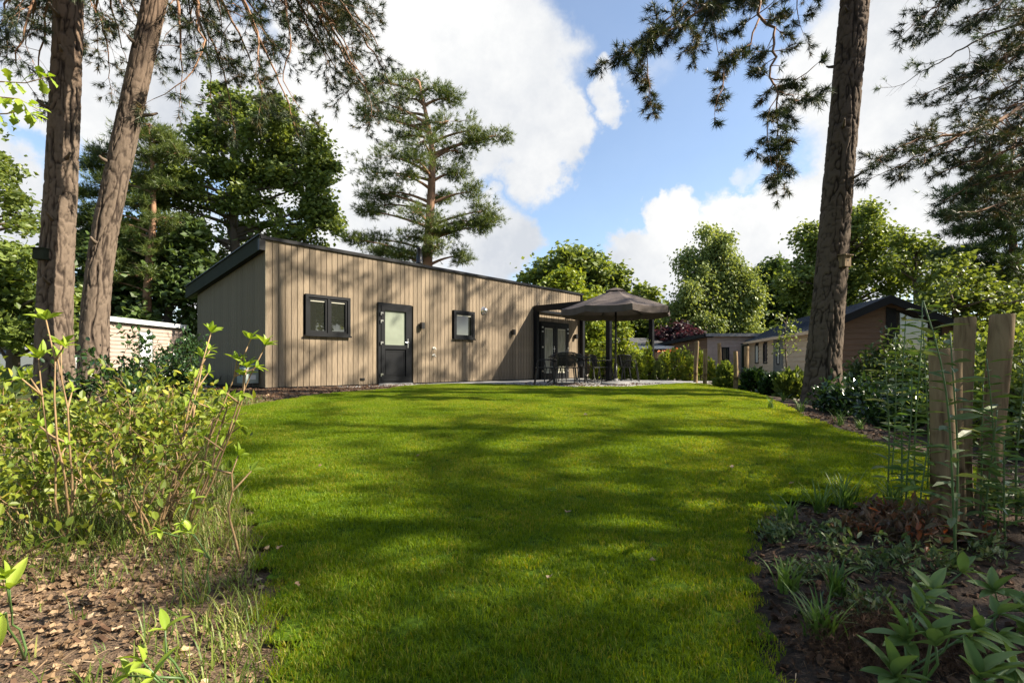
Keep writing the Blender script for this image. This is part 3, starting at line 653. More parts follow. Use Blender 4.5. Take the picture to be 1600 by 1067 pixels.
# parasol
pp = np.array([(962-800)/FPX*13.6, 13.6]); PB = HB
pa = thing('parasol', 'large open taupe octagonal parasol on a dark pole in front of the pergola', 'parasol', (pp[0], pp[1], PB), 0)
Rr = 1.46; zr = 1.98; zt = 2.52; ph0 = radians(-90+4)
def octv(i, r): a = ph0+i*pi/4; return np.array([r*cos(a), r*sin(a)])
for i in range(8):
    a, b_ = octv(i, 1), octv(i+1, 1); V = []; rows = 9; cols = 7
    for r in range(rows):
        t_ = r/(rows-1); rad = .2+(Rr-.2)*t_; z = zt-.05-(zt-.05-zr)*(t_**.92)
        for c_ in range(cols):
            u = c_/(cols-1); p = (a*(1-u)+b_*u)*rad; sag = -.045*sin(pi*u)*t_*(1-.3*t_)
            V.append((p[0], p[1], z+sag))
    F_ = [(r*cols+c_, (r+1)*cols+c_, (r+1)*cols+c_+1, r*cols+c_+1) for r in range(rows-1) for c_ in range(cols-1)]
    m = MB(); V = np.array(V); m.add(V, np.array(F_)); m.add(V-[0, 0, .004], np.array(F_)[:, ::-1]); pn = m.build('canopy_panel', M['parasol'], pa, True)
    V2 = []; cc_ = 13
    for r in range(4):
        for c_ in range(cc_):
            u = c_/(cc_-1); p = (a*(1-u)+b_*u)*(Rr+.004+.025*r/3*sin(u*19+i)); scal = .15+.015*sin(pi*u)
            V2.append((p[0], p[1], zr-.001-.045*sin(pi*u)*.7-scal*r/3))
    F2 = [(r*cc_+c_, (r+1)*cc_+c_, (r+1)*cc_+c_+1, r*cc_+c_+1) for r in range(3) for c_ in range(cc_-1)]
    m = MB(); V2 = np.array(V2); m.add(V2, np.array(F2)); m.add(V2*[.998, .998, 1], np.array(F2)[:, ::-1]); m.build('valance', M['parasol'], pn, True)
    e = octv(i, 1); m = MB(); m.tube([(0, 0, zt-.1), (*(e*.8), zr+.10), (*(e*(Rr-.02)), zr-.015)], .012, 5); m.tube([(0, 0, zt-.5), (*(e*.7), zr+.13)], .01, 5); m.build('rib', M['metal_black'], pa)
m = MB(); V = []; 
m.lathe([(.0,zt+.035),(.09,zt+.03),(.2,zt-.005),(.28,zt-.05),(.275,zt-.06),(.1,zt-.04)], 8); m.build('vent_cap', M['parasol'], pa)
m = MB(); m.tube([(0,0,.1),(0,0,zt)], .03, 12); m.tube([(0,0,.1),(0,0,.55)], .042, 12); m.build('pole', M['metal_black'], pa, True)
m = MB(); m.lathe([(0,.07),(.05,.16),(.055,.1),(.2,.085),(.36,.05),(.4,.03),(.4,0)], 24); m.build('base', M['concrete'], pa, True)
m = MB(); m.lathe([(.03,zt-.56),(.06,zt-.55),(.06,zt-.46),(.03,zt-.45)], 10); m.build('hub', M['metal_black'], pa)

# chairs and tables
def make_chair():
    t = thing('garden_chair', '', 'chair', (0, 0, 0), 0, 'black chairs on the terrace')
    m = MB(); m.box(-.24, .24, -.22, .24, .43, .45); m.tube([(-.24,-.22,.44),(.24,-.22,.44),(.25,.24,.44),(-.25,.24,.44),(-.24,-.22,.44)], .013, 6); m.build('seat', M['metal_black'], t)
    m = MB(); us = np.linspace(-1, 1, 9)
    P_ = lambda u, z: np.array([.25*u, .24+.05*(1-u*u)+(z-.45)*.22-.0, z])
    top = [P_(u, .83-.04*u**4) for u in us]; bot = [P_(u*.92, .47) for u in us]
    m.tube([bot[0], *top, bot[-1]], .015, 6)
    for u in np.linspace(-.85, .85, 15):
        m.tube([P_(u*.95, .47), P_(u, .65), P_(u, .82)], .010, 4, False)
    for z in np.linspace(.5, .8, 12): m.tube([P_(u*.95, z) for u in us], .008, 4, False)
    m.build('backrest', M['metal_black'], t)
    for sx in (-1, 1):
        m = MB(); m.tube([P_(sx, .62), (sx*.29,.1,.66),(sx*.29,-.15,.65),(sx*.26,-.2,.56),(sx*.24,-.2,.44)], .013, 6); m.build('armrest', M['metal_black'], t)
        for sy in (-1, 1):
            m = MB(); m.tube([(sx*.22, sy*.2, .44),(sx*.27, sy*.27, 0)], [.018,.014], 6); m.build('leg', M['metal_black'], t)
    return t
def Q(px, Y): return ((px-800)/FPX*Y, Y)
ch0 = make_chair()
CH = [(851,13.7,-90,'leftmost black terrace chair, seen from the side beside the cabin wall'),(884,13.3,180,'black chair with its back to the lawn at the left end of the long table'),
      (889,15.4,5,'black chair facing the lawn across the long table'),(921,14.6,60,'black chair at the right end of the long table'),
      (942,16.0,100,'black armchair just left of the parasol pole'),(969,16.6,190,'black armchair half hidden behind the parasol pole'),(984,15.9,80,'rightmost black armchair on the terrace'),(868,15.2,-20,'black chair behind the long table nearest the terrace doors')]
for i, (px, Y, rz, lab) in enumerate(CH):
    c_ = ch0 if i == 0 else copy_tree(ch0); x, y = Q(px, Y); c_.location = (x, y, HB+.005); c_.rotation_euler = (0, 0, radians(rz)+(0 if rz != 180 else 0)); c_['label'] = lab
x, y = Q(893, 14.35)
tb = thing('garden_table', 'long black garden table on two curved pedestals near the cabin wall', 'table', (x, y, HB+.005), radians(0), 'black garden tables')
m = MB(); m.box(-.62, .55, -.42, .42, .725, .75); m.build('table_top', M['metal_black'], tb)
for sx in (-.48, .42):
    m = MB(); m.box(sx-.03, sx+.03, -.3, .3, .70, .724)
    m.tube([(sx,0,.7),(sx,0,.25),(sx-.04,0,.12),(sx-.2 if sx < 0 else sx+.2,0,.03)], .022, 8); m.tube([(sx,-.3,.02),(sx,-.2,.05),(sx,0,.2),(sx,.2,.05),(sx,.3,.02)], .018, 8); m.build('leg', M['metal_black'], tb)
x, y = Q(951, 16.6)
tb = thing('garden_table', 'round black bistro table behind the parasol pole', 'table', (x, y, HB+.005), 0, 'black garden tables')
m = MB(); m.lathe([(0,.75),(.45,.75),(.46,.74),(.45,.725),(0,.725)], 28); m.build('table_top', M['metal_black'], tb)
m = MB(); m.tube([(0,0,.15),(0,0,.72)], .03, 10); m.build('column', M['metal_black'], tb)
for k in range(3):
    a = k*2*pi/3; m = MB(); m.tube([(0,0,.2),(.15*cos(a),.15*sin(a),.17),(.3*cos(a),.3*sin(a),.05),(.34*cos(a),.34*sin(a),.01)], .018, 6); m.build('leg', M['metal_black'], tb)

# ------------------------------------------------------------------ neighbouring buildings
def siding(parent, p0, p1, z0, ztop, bw, matl, out=.012, name='siding', openings=()):
    """overlapping boards along p0->p1 (local), top height ztop(u) ; real laps, joined (each is under 10 px)"""
    p0 = np.array(p0, float); p1 = np.array(p1, float); d = p1-p0; L = np.linalg.norm(d); d /= L; nrm = np.array([d[1], -d[0]])
    m = MB(); n_ = int(max(ztop(0), ztop(.5), ztop(1))/bw)+1
    cuts = sorted({*([round(q/14, 5) for q in range(15)] if 'gable' in name else (0, .5)), 1, *[v for o in openings for v in (o[0]/L, o[1]/L)], .5})
    for k in range(n_):
        za = z0+k*bw; zb = za+bw
        for a, c in zip(cuts[:-1], cuts[1:]):
            mid_ = (a+c)/2*L
            if any(o[0] < mid_ < o[1] and o[2] < (za+zb)/2 < o[3] for o in openings): continue
            ta = min(zb, z0+ztop(a)); tc_ = min(zb, z0+ztop(c))
            if ta <= za+.005 and tc_ <= za+.005: continue
            ta = max(ta, za+.003); tc_ = max(tc_, za+.003)
            A = p0+d*a*L; B = p0+d*c*L; o1 = nrm*(out+.028); o2 = nrm*out
            m.hexa([(*(A+o1), za), (*(B+o1), za), (*B, za), (*A, za), (*(A+o2), ta), (*(B+o2), tc_), (*B, tc_), (*A, ta)])
    o = m.build(name, matl, parent); o['kind'] = 'stuff'; return o
def small_window(parent, p, d, w_, z0, z1, name='window', fr='black', pane='glass', t=.06):
    """p local point, d direction unit"""
    o = link(name, None, parent, (p[0], p[1], 0), (0, 0, atan2(d[1], d[0])))
    frame(o, 0, w_, z0, z1, t, -.045, .02, 'frame', M[fr]); MB().box(t, w_-t, -.012, .0, z0+t, z1-t).build('pane', M[pane], o)
    return o
# right neighbour: metal roof, gable towards us
cd = atan2(.98, .197); e0 = np.array([10.64, 17.9])
zc = 0.0
ch = thing('neighbour_chalet', 'beige chalet with dark metal gable roof behind the big pine trunk', 'chalet', (e0[0], e0[1], zc), cd)
# local: x along long wall (away), y = left of it (towards -X); building lies on -y
EH = 2.22; GW = 4.3; CL = 9.75; RH = 3.28; OH = .22
m = MB(); V = [(.0,-.03,0),(CL,-.03,0),(CL,-GW,0),(0,-GW,0),(0,-.03,EH),(CL,-.03,EH),(CL,-GW,EH),(0,-GW,EH),(0,-GW/2,RH-.1),(CL,-GW/2,RH-.1)]
m.add(V, [np.array([(0,4,5,1),(2,6,7,3),(0,3,7,4),(1,5,6,2),(4,8,9,5),(6,9,8,7)]), np.array([(4,7,8),(5,9,6)])]); m.build('wall_core', M['void'], ch)
siding(ch, (CL, -.03), (0, -.03), 0, lambda u: EH-.04, .19, M['beige'], openings=[(CL-4.9, CL-3.6, 0, 2.1), (CL-6.55, CL-5.9, 1.0, 2.0), (CL-8.0, CL-7.35, 1.0, 2.0)][::-1] and [(4.85,6.15,0,2.1),(3.2,3.85,1.05,2.0),(1.75,2.4,1.05,2.0)])
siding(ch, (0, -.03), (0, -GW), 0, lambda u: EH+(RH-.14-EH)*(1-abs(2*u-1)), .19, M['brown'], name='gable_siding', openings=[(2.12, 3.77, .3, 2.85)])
for x_ in (4.85+.0,):
    d_ = link('door', None, ch, (CL-x_-1.3, -.03, 0)); d_.rotation_euler = (0, 0, pi); d_.location = (CL-x_, -.03, 0)
    frame(d_, 0, 1.3, 0, 2.1, .07, -.05, 0, 'door_frame', M['greydoor']); MB().box(.07, 1.23, -.03, 0, .07, 1.0).build('panel', M['greydoor'], d_)
    MB().box(.07, .45, -.03, 0, 1.0, 2.03).build('side_panel', M['greydoor'], d_); MB().box(.8, 1.23, -.03, 0, 1.0, 2.03).build('side_panel', M['greydoor'], d_)
    frame(d_, .45, .8, 1.0, 2.03, .05, -.045, -.0, 'pane_frame', M['black']); MB().box(.5, .75, -.02, 0, 1.05, 1.98).build('pane', M['blind'], d_)
for x_ in (3.2, 1.75):
    small_window(ch, (CL-x_, -.03), (-1, 0), .65, 1.05, 2.0, pane='blind' if x_ < 2 else 'glass')
# big gable window
gw = link('gable_window', None, ch, (0, -2.15, 0), (0, 0, -pi/2))
m = MB(); m.hexa([(-.0,-.06,.3),(.3,-.06,.3),(.3,.01,.3),(-.0,.01,.3),(-.0,-.06,2.95),(.3,-.06,2.9),(.3,.01,2.9),(-.0,.01,2.95)]); m.build('frame', M['black'], gw)
m = MB(); m.hexa([(.3,-.03,.3),(1.5,-.03,.3),(1.5,.0,.3),(.3,.0,.3),(.3,-.03,2.85),(1.5,-.03,2.3),(1.5,0,2.3),(.3,0,2.85)]); m.build('pane', M['glass'], gw)
m = MB(); m.hexa([(1.5,-.06,.3),(1.65,-.06,.3),(1.65,.01,.3),(1.5,.01,.3),(1.5,-.06,2.3),(1.65,-.06,2.23),(1.65,.01,2.23),(1.5,.01,2.3)]); m.build('frame_stile', M['black'], gw)
for sgn, nm in ((1, 'roof'), (-1, 'roof')):
    ya, yb = (OH-.03, -GW/2) if sgn > 0 else (-GW-OH, -GW/2); za_, zb_ = EH-.02, RH
    m = MB(); x0, x1 = -.35, CL+.2
    m.hexa([(x0,ya,za_-.05),(x1,ya,za_-.05),(x1,yb,zb_-.05),(x0,yb,zb_-.05),(x0,ya,za_+.03),(x1,ya,za_+.03),(x1,yb,zb_+.03),(x0,yb,zb_+.03)]); rf = m.build(nm, M['metalroof'], ch)
    sm_ = MB(); 
    sm_.hexa([(-.012,ya,za_+.031),(.012,ya,za_+.031),(.012,yb,zb_+.031),(-.012,yb,zb_+.031),(-.012,ya,za_+.06),(.012,ya,za_+.06),(.012,yb,zb_+.06),(-.012,yb,zb_+.06)])
    sme = sm_.mesh('standing_seam', M['metalroof'])
    for q in range(25): link('standing_seam', sme, rf, (x0+.1+q*.41, 0, 0))
    m = MB(); m.hexa([(x0-.03,ya,za_-.22),(x0-.001,ya,za_-.22),(x0-.001,yb,zb_-.22),(x0-.03,yb,zb_-.22),(x0-.03,ya,za_+.05),(x0-.001,ya,za_+.05),(x0-.001,yb,zb_+.05),(x0-.03,yb,zb_+.05)]); m.build('verge_board', M['black'], ch)
m = MB(); m.box(-.3, CL+.15, OH-.028, OH+.06, EH-.14, EH-.03); m.build('gutter', M['beige'], ch)
m = MB(); m.box(CL, CL+.06, -.0, .06, 0, EH); m.build('downpipe', M['greydoor'], ch)
# second chalet, pale, mono pitch
q0 = np.array([(1105-800)/FPX*27, 27.]); t = thing('far_chalet', 'small pale chalet with sloping dark roof edge beyond the wooden posts', 'chalet', (q0[0], q0[1], .03), 0)
m = MB(); m.hexa([(0,0,0),(3.4,0,0),(3.4,4,0),(0,4,0),(0,0,2.5),(3.4,0,2.5),(3.4,4,2.2),(0,4,2.2)]); m.build('wall_core', M['void'], t)
siding(t, (0, 0), (3.4, 0), 0, lambda u: 2.48, .19, M['pink'], openings=[(.75, 1.15, 1.2, 1.9), (1.75, 2.4, 0, 2.05)])
dl = np.array([-1.9, 2.9]); dl /= np.linalg.norm(dl)
m = MB(); e = dl*4.2; m.hexa([(0,.01,0),(0.1,.5,0),(e[0]+.2,e[1]+.3,0),(e[0],e[1],0),(0,.01,2.5),(.1,.5,2.5),(e[0]+.2,e[1]+.3,1.9),(e[0],e[1],1.9)]); m.build('side_wing', M['void'], t)
siding(t, (e[0], e[1]), (0, .01), 0, lambda u: 1.9+.58*u, .19, M['brown'], name='shade_side_siding')  # the wing's shade is put into this darker siding colour
m = MB(); m.box(-.15, 3.6, -.2, 4.2, 2.5, 2.6); m.build('roof', M['roof'], t)
m = MB(); m.box(-.15, 3.6, -.23, -.2005, 2.46, 2.62); m.build('fascia', M['concrete'], t)
m = MB(); ee = dl*4.6; m.hexa([(-.25,-.2,2.42),(.3,-.1,2.42),(ee[0]+.2,ee[1]+.3,1.85),(ee[0]-.2,ee[1],1.85),(-.25,-.2,2.6),(.3,-.1,2.6),(ee[0]+.2,ee[1]+.3,2.03),(ee[0]-.2,ee[1],2.03)]); m.build('wing_roof', M['black'], t)
small_window(t, (.75, 0), (1, 0), .4, 1.2, 1.9)
d_ = link('door', None, t, (1.75, 0, 0)); frame(d_, 0, .65, 0, 2.05, .05, -.05, 0, 'door_frame', M['greydoor']); MB().box(.05, .6, -.03, 0, .05, 2.0).build('door_leaf', M['fascia'], d_)
MB().box(2.75, 2.88, -.14, -.03, 1.5, 1.75).build('wall_lamp', M['metal_black'], t)
# low bungalow behind the parasol
q0 = np.array([(905-800)/FPX*29, 29.]); t = thing('bungalow', 'low brown bungalow with grey hipped roof and white fascia behind the hedge plants', 'bungalow', (q0[0], q0[1], .3), 0)
m = MB(); m.box(0, 5.4, .3, 5, 0, 1.75); m.build('wall_core', M['void'], t)
siding(t, (0, .3), (5.4, .3), 0, lambda u: 1.74, .18, M['brown'], openings=[(2.6, 3.3, .8, 1.5)])
m = MB(); m.add([(-.3,-.2,1.75),(6.0,-.2,1.75),(6.0,5.4,1.75),(-.3,5.4,1.75),(1.0,2.4,2.35),(4.4,2.4,2.35)], [np.array([(0,1,5,4),(2,3,4,5),(0,3,2,1)]), np.array([(1,2,5),(3,0,4)])]); m.build('roof', M['roof'], t)
m = MB(); m.box(-.32, 6.02, -.24, -.2, 1.6, 1.76); m.build('fascia', M['white'], t); m = MB(); m.box(6.0, 6.04, -.2, 5.4, 1.6, 1.76); m.build('fascia', M['white'], t)
small_window(t, (2.6, .28), (1, 0), .7, .8, 1.5, fr='white'); small_window(t, (.6, .28), (1, 0), .9, .7, 1.5, fr='white')
MB().box(5.1, 5.16, .0, .06, 0, 1.7).build('veranda_post', M['white'], t)
# shed left
q0 = np.array([(171-800)/FPX*20.8, 20.8]); t = thing('garden_shed', 'pale wooden garden shed with white roof edge behind the left shrubs', 'shed', (q0[0], q0[1], .4), radians(90-2.3))
m = MB(); SHL = 4.3; m.box(0, SHL, 0, 3, 0, 2.38); m.build('wall_core', M['void'], t)
siding(t, (0, 0), (SHL, 0), 0, lambda u: 2.34, .16, M['pink'], openings=[(1.5, 2.35, 0, 2.1)])
siding(t, (0, 3), (0, 0), 0, lambda u: 2.34, .16, M['brown'], name='shade_end_siding')  # unlit end wall: its shade is painted in with darker siding
MB().box(-.2, SHL+.15, -.15, 3.2, 2.42, 2.5).build('roof', M['roof'], t); MB().box(-.2, SHL+.15, -.2, -.151, 2.36, 2.55).build('fascia', M['white'], t); MB().box(-.24, -.2, -.2, 3.2, 2.36, 2.55).build('fascia', M['fascia'], t)
d_ = link('door', None, t, (1.5, 0, 0)); frame(d_, 0, .85, 0, 2.1, .06, -.05, 0, 'door_frame', M['greydoor']); MB().box(.06, .79, -.035, 0, .06, 2.04).build('door_leaf', M['white'], d_); MB().box(.68, .76, -.06, -.036, 1.0, 1.03).build('handle', M['steel'], d_)

# parked car far left, mostly behind the shrubs
q = P(10, 560, 19); t = thing('parked_car', 'pale grey parked car half hidden behind the shrubs at the far left', 'car', (q[0], q[1], .42), radians(8))
prof = [(-2.1,.35),(-2.1,.75),(-1.95,.9),(-1.2,.98),(-.65,1.38),(.5,1.42),(1.2,1.3),(1.85,.95),(2.1,.9),(2.15,.6),(2.1,.35)]
m = MB(); rows = [(-.85, .93), (-.78, 1.0), (.78, 1.0), (.85, .93)]
V = []
for (y_, s_) in rows:
    for (x_, z_) in prof: V.append((x_*(.985 if abs(y_) > .8 else 1), y_*(1 if z_ < 1 else .82), z_ if abs(y_) < .8 else .35+(z_-.35)*.96))
k = len(prof); Fq = [(r*k+i, r*k+i+1, (r+1)*k+i+1, (r+1)*k+i) for r in range(3) for i in range(k-1)]
m.add(V, [np.array(Fq), np.array([tuple(range(k))]), np.array([tuple(range(4*k-1, 3*k-1, -1))])]); m.build('body', simple('car_paint', (.45, .47, .48), .25, metal=.4), t)
for sy in (-1, 1):
    m = MB(); V = [(-1.05,sy*.86,1.0),(-.6,sy*.745,1.33),(.5,sy*.735,1.36),(1.1,sy*.745,1.26),(1.3,sy*.86,1.0)]; m.add(V, np.array([(0,1,2,3,4)])); m.build('side_window', M['glass'], t)
    for x_ in (-1.3, 1.35):
        m = MB(); m.lathe([(0,-.1),(.22,-.1),(.31,-.09),(.32,0),(.31,.09),(.22,.1),(0,.1)], 18); wv = m.build('wheel', M['metal_black'], t, loc=(x_, sy*.78, .3), rot=(pi/2, 0, 0))
        m = MB(); m.lathe([(0,-.11),(.2,-.105),(.2,.105),(0,.11)], 12); m.build('rim', M['steel'], wv)
# ------------------------------------------------------------------ trees
TUFT_FAR = tuft_template(9, .10, 1.25, 3); TUFT_NEAR = tuft_template(16, .085, 1.3, 5); TUFT_MID = tuft_template(12, .07, 1.2, 9)
def bez(a, b, c, n):
    t = np.linspace(0, 1, n)[:, None]; return (1-t)**2*a+2*t*(1-t)*b+t*t*c
def worley_bark(u, v, seed):
    """furrowed pine bark: long joined vertical furrows, crossed by shorter breaks -> height 0..1 and plate tint"""
    wv = v*1.6+1.5*pfbm(u, v*1.3, 6, seed+4, 3); uu = (u+.035*(pfbm(u, v*2.2, 8, seed+6, 3)-.47)*2) % 1.0
    f = np.abs(pfbm(uu, wv*1.7, 15, seed, 2)-.37); h1 = sm(f/.055)
    g = np.abs(pfbm(uu, v*8.5, 10, seed+9, 2)-.37); h2 = sm(g/.05)
    fine = pfbm(u, v*22, 40, seed+12, 2)
    hgt = np.clip(h1*(.38+.62*h2)*(.6+.75*fine), 0, 1); return hgt, pfbm(u, v*3.2, 9, seed+15, 2)
def bark_trunk(parent, pts, rad, matl, seed, nu=120, dv=.026, amp=.026, flare=None):
    pts = np.asarray(pts, float); seg = np.linalg.norm(np.diff(pts, axis=0), axis=1); L = np.concatenate([[0], np.cumsum(seg)])
    l = np.concatenate([np.arange(0, min(8.6, L[-1]), dv), np.arange(8.6, L[-1], .12)]); m = len(l)
    # smooth interpolation
    lu = np.linspace(0, L[-1], 400); Cu = np.stack([np.interp(lu, L, pts[:, i]) for i in range(3)], -1); kern = np.ones(31)/31
    for i in range(3):
        p_ = np.pad(Cu[:, i], 15, mode='reflect', reflect_type='odd'); Cu[:, i] = np.convolve(p_, kern, 'valid')
    C = np.stack([np.interp(l, lu, Cu[:, i]) for i in range(3)], -1)
    R = np.interp(l, L, rad); th = np.arange(nu)/nu
    T = np.stack([np.interp(l, lu, q) for q in np.gradient(Cu, axis=0).T], -1); T /= np.linalg.norm(T, axis=1)[:, None]; X = np.cross(T, [0, 1, 0]); X /= np.linalg.norm(X, axis=1)[:, None]; Yv = np.cross(T, X)
    U, VV = np.meshgrid(th, l); hgt, pid = worley_bark(U, VV, seed)
    big = (pfbm(U, VV*.8, 4, seed+5, 2)-.37)*1.0
    r = R[:, None]*(1+.10*big)+amp*(hgt-1)*(.75+.5*pid)*np.clip(R[:, None]/.2, .4, 1.2)
    if flare is not None:
        fl = flare*np.exp(-l/.28)[:, None]; r = r+fl*(.6+.5*np.abs(np.sin(2*pi*U*2.5+seed)))*R[:, None]
    V = C[:, None]+r[..., None]*(np.cos(2*pi*U)[..., None]*X[:, None]+np.sin(2*pi*U)[..., None]*Yv[:, None])
    i = np.arange(m-1)[:, None]; j = np.arange(nu)[None]; j2 = (j+1) % nu
    F = np.stack([i*nu+j, i*nu+j2, (i+1)*nu+j2, (i+1)*nu+j], -1).reshape(-1, 4)
    me = mesh_np('trunk', V.reshape(-1, 3), F, matl, True, {'var': (np.clip(hgt, 0, 1)*(.75+.35*pid)).ravel()})
    return link('trunk', me, parent)

class Grow:
    """grows a limb along a given path with side shoots and needle tufts at the shoot ends"""
    def __init__(s, seed=0): s.r = np.random.default_rng(seed); s.wood = MB(); s.tp = []; s.td = []
    def shoot(s, p, d, L, rad, lvl, droop, tuftgap, bare=.35):
        r = s.r; n = max(3, int(L/.11) if lvl > 0 else 3); n = min(n, 9); step = L/n; pts = [p.copy()]; q = p.copy(); d = d/np.linalg.norm(d)
        for i in range(n):
            d = d+r.normal(size=3)*.16+np.array([0, 0, -droop*.18+(.10 if i > n*.6 else 0)]); d /= np.linalg.norm(d); q = q+d*step; pts.append(q.copy())
            f = (i+1)/n
            if lvl > 0 and f > .2 and r.random() < .85:
                for sgn in ((1, -1) if r.random() < .6 else (r.choice([-1, 1]),)):
                    side = np.cross(d, [0, 0, 1.])*sgn+r.normal(size=3)*.35; side /= np.linalg.norm(side)+1e-6
                    cd_ = d*.75+side*.75; s.shoot(q, cd_, L*(.30+.3*r.random())*(1.15-.6*f), rad*.5, lvl-1, droop*.7, tuftgap, bare)
            if f > bare and (lvl == 0 or f > .75):
                for k in range(max(1, int(step/tuftgap))):
                    s.tp.append(pts[-2]+(pts[-1]-pts[-2])*((k+r.random())/max(1, step/tuftgap))); s.td.append(d+r.normal(size=3)*.35)
        s.tp.append(q); s.td.append(d)
        if rad > .0012: s.wood.tube(np.array(pts), np.linspace(rad, rad*.35, len(pts)), 4 if rad < .01 else 6, False)
    def limb(s, path, r0, r1, child, every, lvl=1, droop=.5, tuftgap=.07, start=.25, bare=.35, side_up=0.0):
        path = np.asarray(path, float); seg = np.linalg.norm(np.diff(path, axis=0), axis=1); L = np.concatenate([[0], np.cumsum(seg)])
        n = max(6, int(L[-1]/.15)); l = np.linspace(0, L[-1], n); C = np.stack([np.interp(l, L, path[:, i]) for i in range(3)], -1)
        C[1:-1] = (C[:-2]+2*C[1:-1]+C[2:])/4; C[1:-1] += s.r.normal(size=(n-2, 3))*.018
        R = np.linspace(r0, r1, n); s.wood.tube(C, R, 8, True)
        T = np.gradient(C, axis=0); x = L[-1]*start; sg = 1
        while x < L[-1]:
            f = x/L[-1]; i = min(n-2, int(f*(n-1))); p = C[i]; d = T[i]/np.linalg.norm(T[i]); side = np.cross(d, [0, 0, 1.])*sg
            if np.linalg.norm(side) < .3: side = s.r.normal(size=3)
            side /= np.linalg.norm(side); side += s.r.normal(size=3)*.4
            s.shoot(p, d*.55+side*.8+np.array([0, 0, side_up]), child*(.6+.6*s.r.random())*(1.15-.55*f), max(.003, R[i]*.45), lvl, droop, tuftgap, bare); sg = -sg; x += every*(.6+.8*s.r.random())
        s.shoot(C[-1], T[-1], child*.8, r1*.9, lvl, droop, tuftgap, bare)
    def finish(s, parent, woodmat, needlemat, size, templ=TUFT_NEAR, origin=(0, 0, 0), keep=1.0, gap=0, above=0):
        o = np.array(origin, float)
        if s.wood.n:
            for i in range(len(s.wood.v)): s.wood.v[i] = s.wood.v[i]-o
            s.wood.build('branches', woodmat, parent, True)
        p = np.array(s.tp)-o; d = np.array(s.td)
        if keep < 1: k = s.r.random(len(p)) < keep; p, d = p[k], d[k]
        if gap:   # noise clears whole sprays, shaping the sun patches the crown lets through
            nn = vnoise(p[:, 0]*.75+p[:, 2]*.4, p[:, 1]*.75-p[:, 2]*.5, 5); k = (nn > gap) | (p[:, 2]+o[2] < above); p, d = p[k], d[k]
        V, F, a = scatter(*templ, p, rotmats(d, s.r.random(len(p))*2*pi), size*(.75+.5*s.r.random(len(p))))
        link('needles', mesh_np('needles', V, F, needlemat, False, {'var': a}), parent); return len(F)
TRI = {}
def at_ground(px, Y, dx=0): x = (px-800)/FPX*Y; return np.array([x, Y, float(gz(x, Y))])

# near pines at left ---------------------------------------------------
b1 = at_ground(88, 7.4); o1 = b1.copy()
t1 = thing('pine_tree', 'thick upright pine trunk at the left with a dark green nest box', 'pine tree', o1, 0, 'tall pines with scaly bark')
pts1 = np.array([b1-[0, 0, .1], P(84, 500, 7.4), P(95, 300, 7.4), P(106, 60, 7.4), P(108, -60, 7.4), P(114, -300, 7.5), P(120, -620, 7.6)])
bark_trunk(t1, pts1-o1, [.24, .212, .192, .175, .168, .13, .08], M['bark'], 3, flare=.35)
b2 = at_ground(146, 7.0); o2 = b2.copy()
t2 = thing('pine_tree', 'leaning pine trunk at the left, tilting right above the shrubs', 'pine tree', o2, 0, 'tall pines with scaly bark')
pts2 = np.array([b2-[0, 0, .1], P(147, 500, 7.0), P(160, 380, 7.0), P(187, 250, 7.0), P(218, 110, 7.0), P(247, -20, 7.0), P(300, -220, 7.2), P(330, -520, 7.4)])
bark_trunk(t2, pts2-o2, [.195, .165, .153, .146, .142, .138, .11, .06], M['bark'], 8, flare=.3)
# their boughs
g = Grow(21)
A = P(262, -120, 7.1)
for (px, py, Y, sy) in [(300,40,8.2,-60),(345,25,7.6,-80),(395,110,8.2,-90),(452,165,8.0,-120),(420,60,9,-110),(500,70,8.6,-160),(330,120,7.8,-50),(360,160,9,-40),(285,110,7.2,-30)]:
    E = P(px, py, Y); Mid = (A+E)/2+np.array([0, 0, .7]); g.limb(bez(A+rng.normal(size=3)*.25, Mid, E, 9), .035, .008, .75, .26, 1, .55, .065, .35)
for (px, py, Y) in [(585,60,9.2),(560,110,8.7),(545,20,8.2),(600,110,10),(520,100,9.6),(575,150,9.4),(530,-10,9)]:
    E = P(px, py, Y); A2 = P(300, -210, 7.6); Mid = (A2*.4+E*.6)+np.array([0, 0, .55]); g.limb(bez(A2, Mid, E, 9), .05, .01, .85, .17, 1, .35, .05, .45)
# long bare hanging shoots
for path in ([P(375,-10,7.4),P(400,40,7.5),P(403,90,7.5),P(408,160,7.5)], [P(300,-20,7.2),P(318,50,7.2),P(316,90,7.1),P(275,135,7.0),P(240,155,7)], [P(445,-20,8),P(455,60,8),P(440,130,8),P(470,170,8)], [P(500,0,8.5),P(540,70,8.6),P(560,110,8.7)]):
    g.limb(path, .018, .004, .35, .22, 1, .5, .06, .1, .5)
g.finish(t2, M['pinebark_up'], M['needle_near'], .105, origin=o2)
g = Grow(5); A = P(110, -150, 7.5)
for (px, py, Y) in [(20,25,8.0),(40,70,9),(-10,60,7.6),(60,110,8.6),(25,100,7.2),(150,40,8.8),(190,75,9.4),(170,100,9.0),(85,20,9.5),(225,60,10),(140,-10,7),(60,-20,6.8),(10,-10,9),(195,20,8)]:
    E = P(px, py, Y); Mid = (A+E)/2+np.array([0, 0, .6]); g.limb(bez(A+rng.normal(size=3)*.2, Mid, E, 8), .035, .008, .75, .24, 1, .45, .06, .35)
for k in range(9):
    a = k*2.4; h = 10+.9*k; A_ = np.array([o1[0]+.2, o1[1], h]); E = A_+np.array([cos(a)*2.8, sin(a)*2.8, .3]); g.limb([A_, (A_+E)/2+[0, 0, .4], E], .05, .01, 1.1, .5, 1, .2, .12, .4)
g.finish(t1, M['pinebark_up'], M['needle_near'], .105, origin=o1)

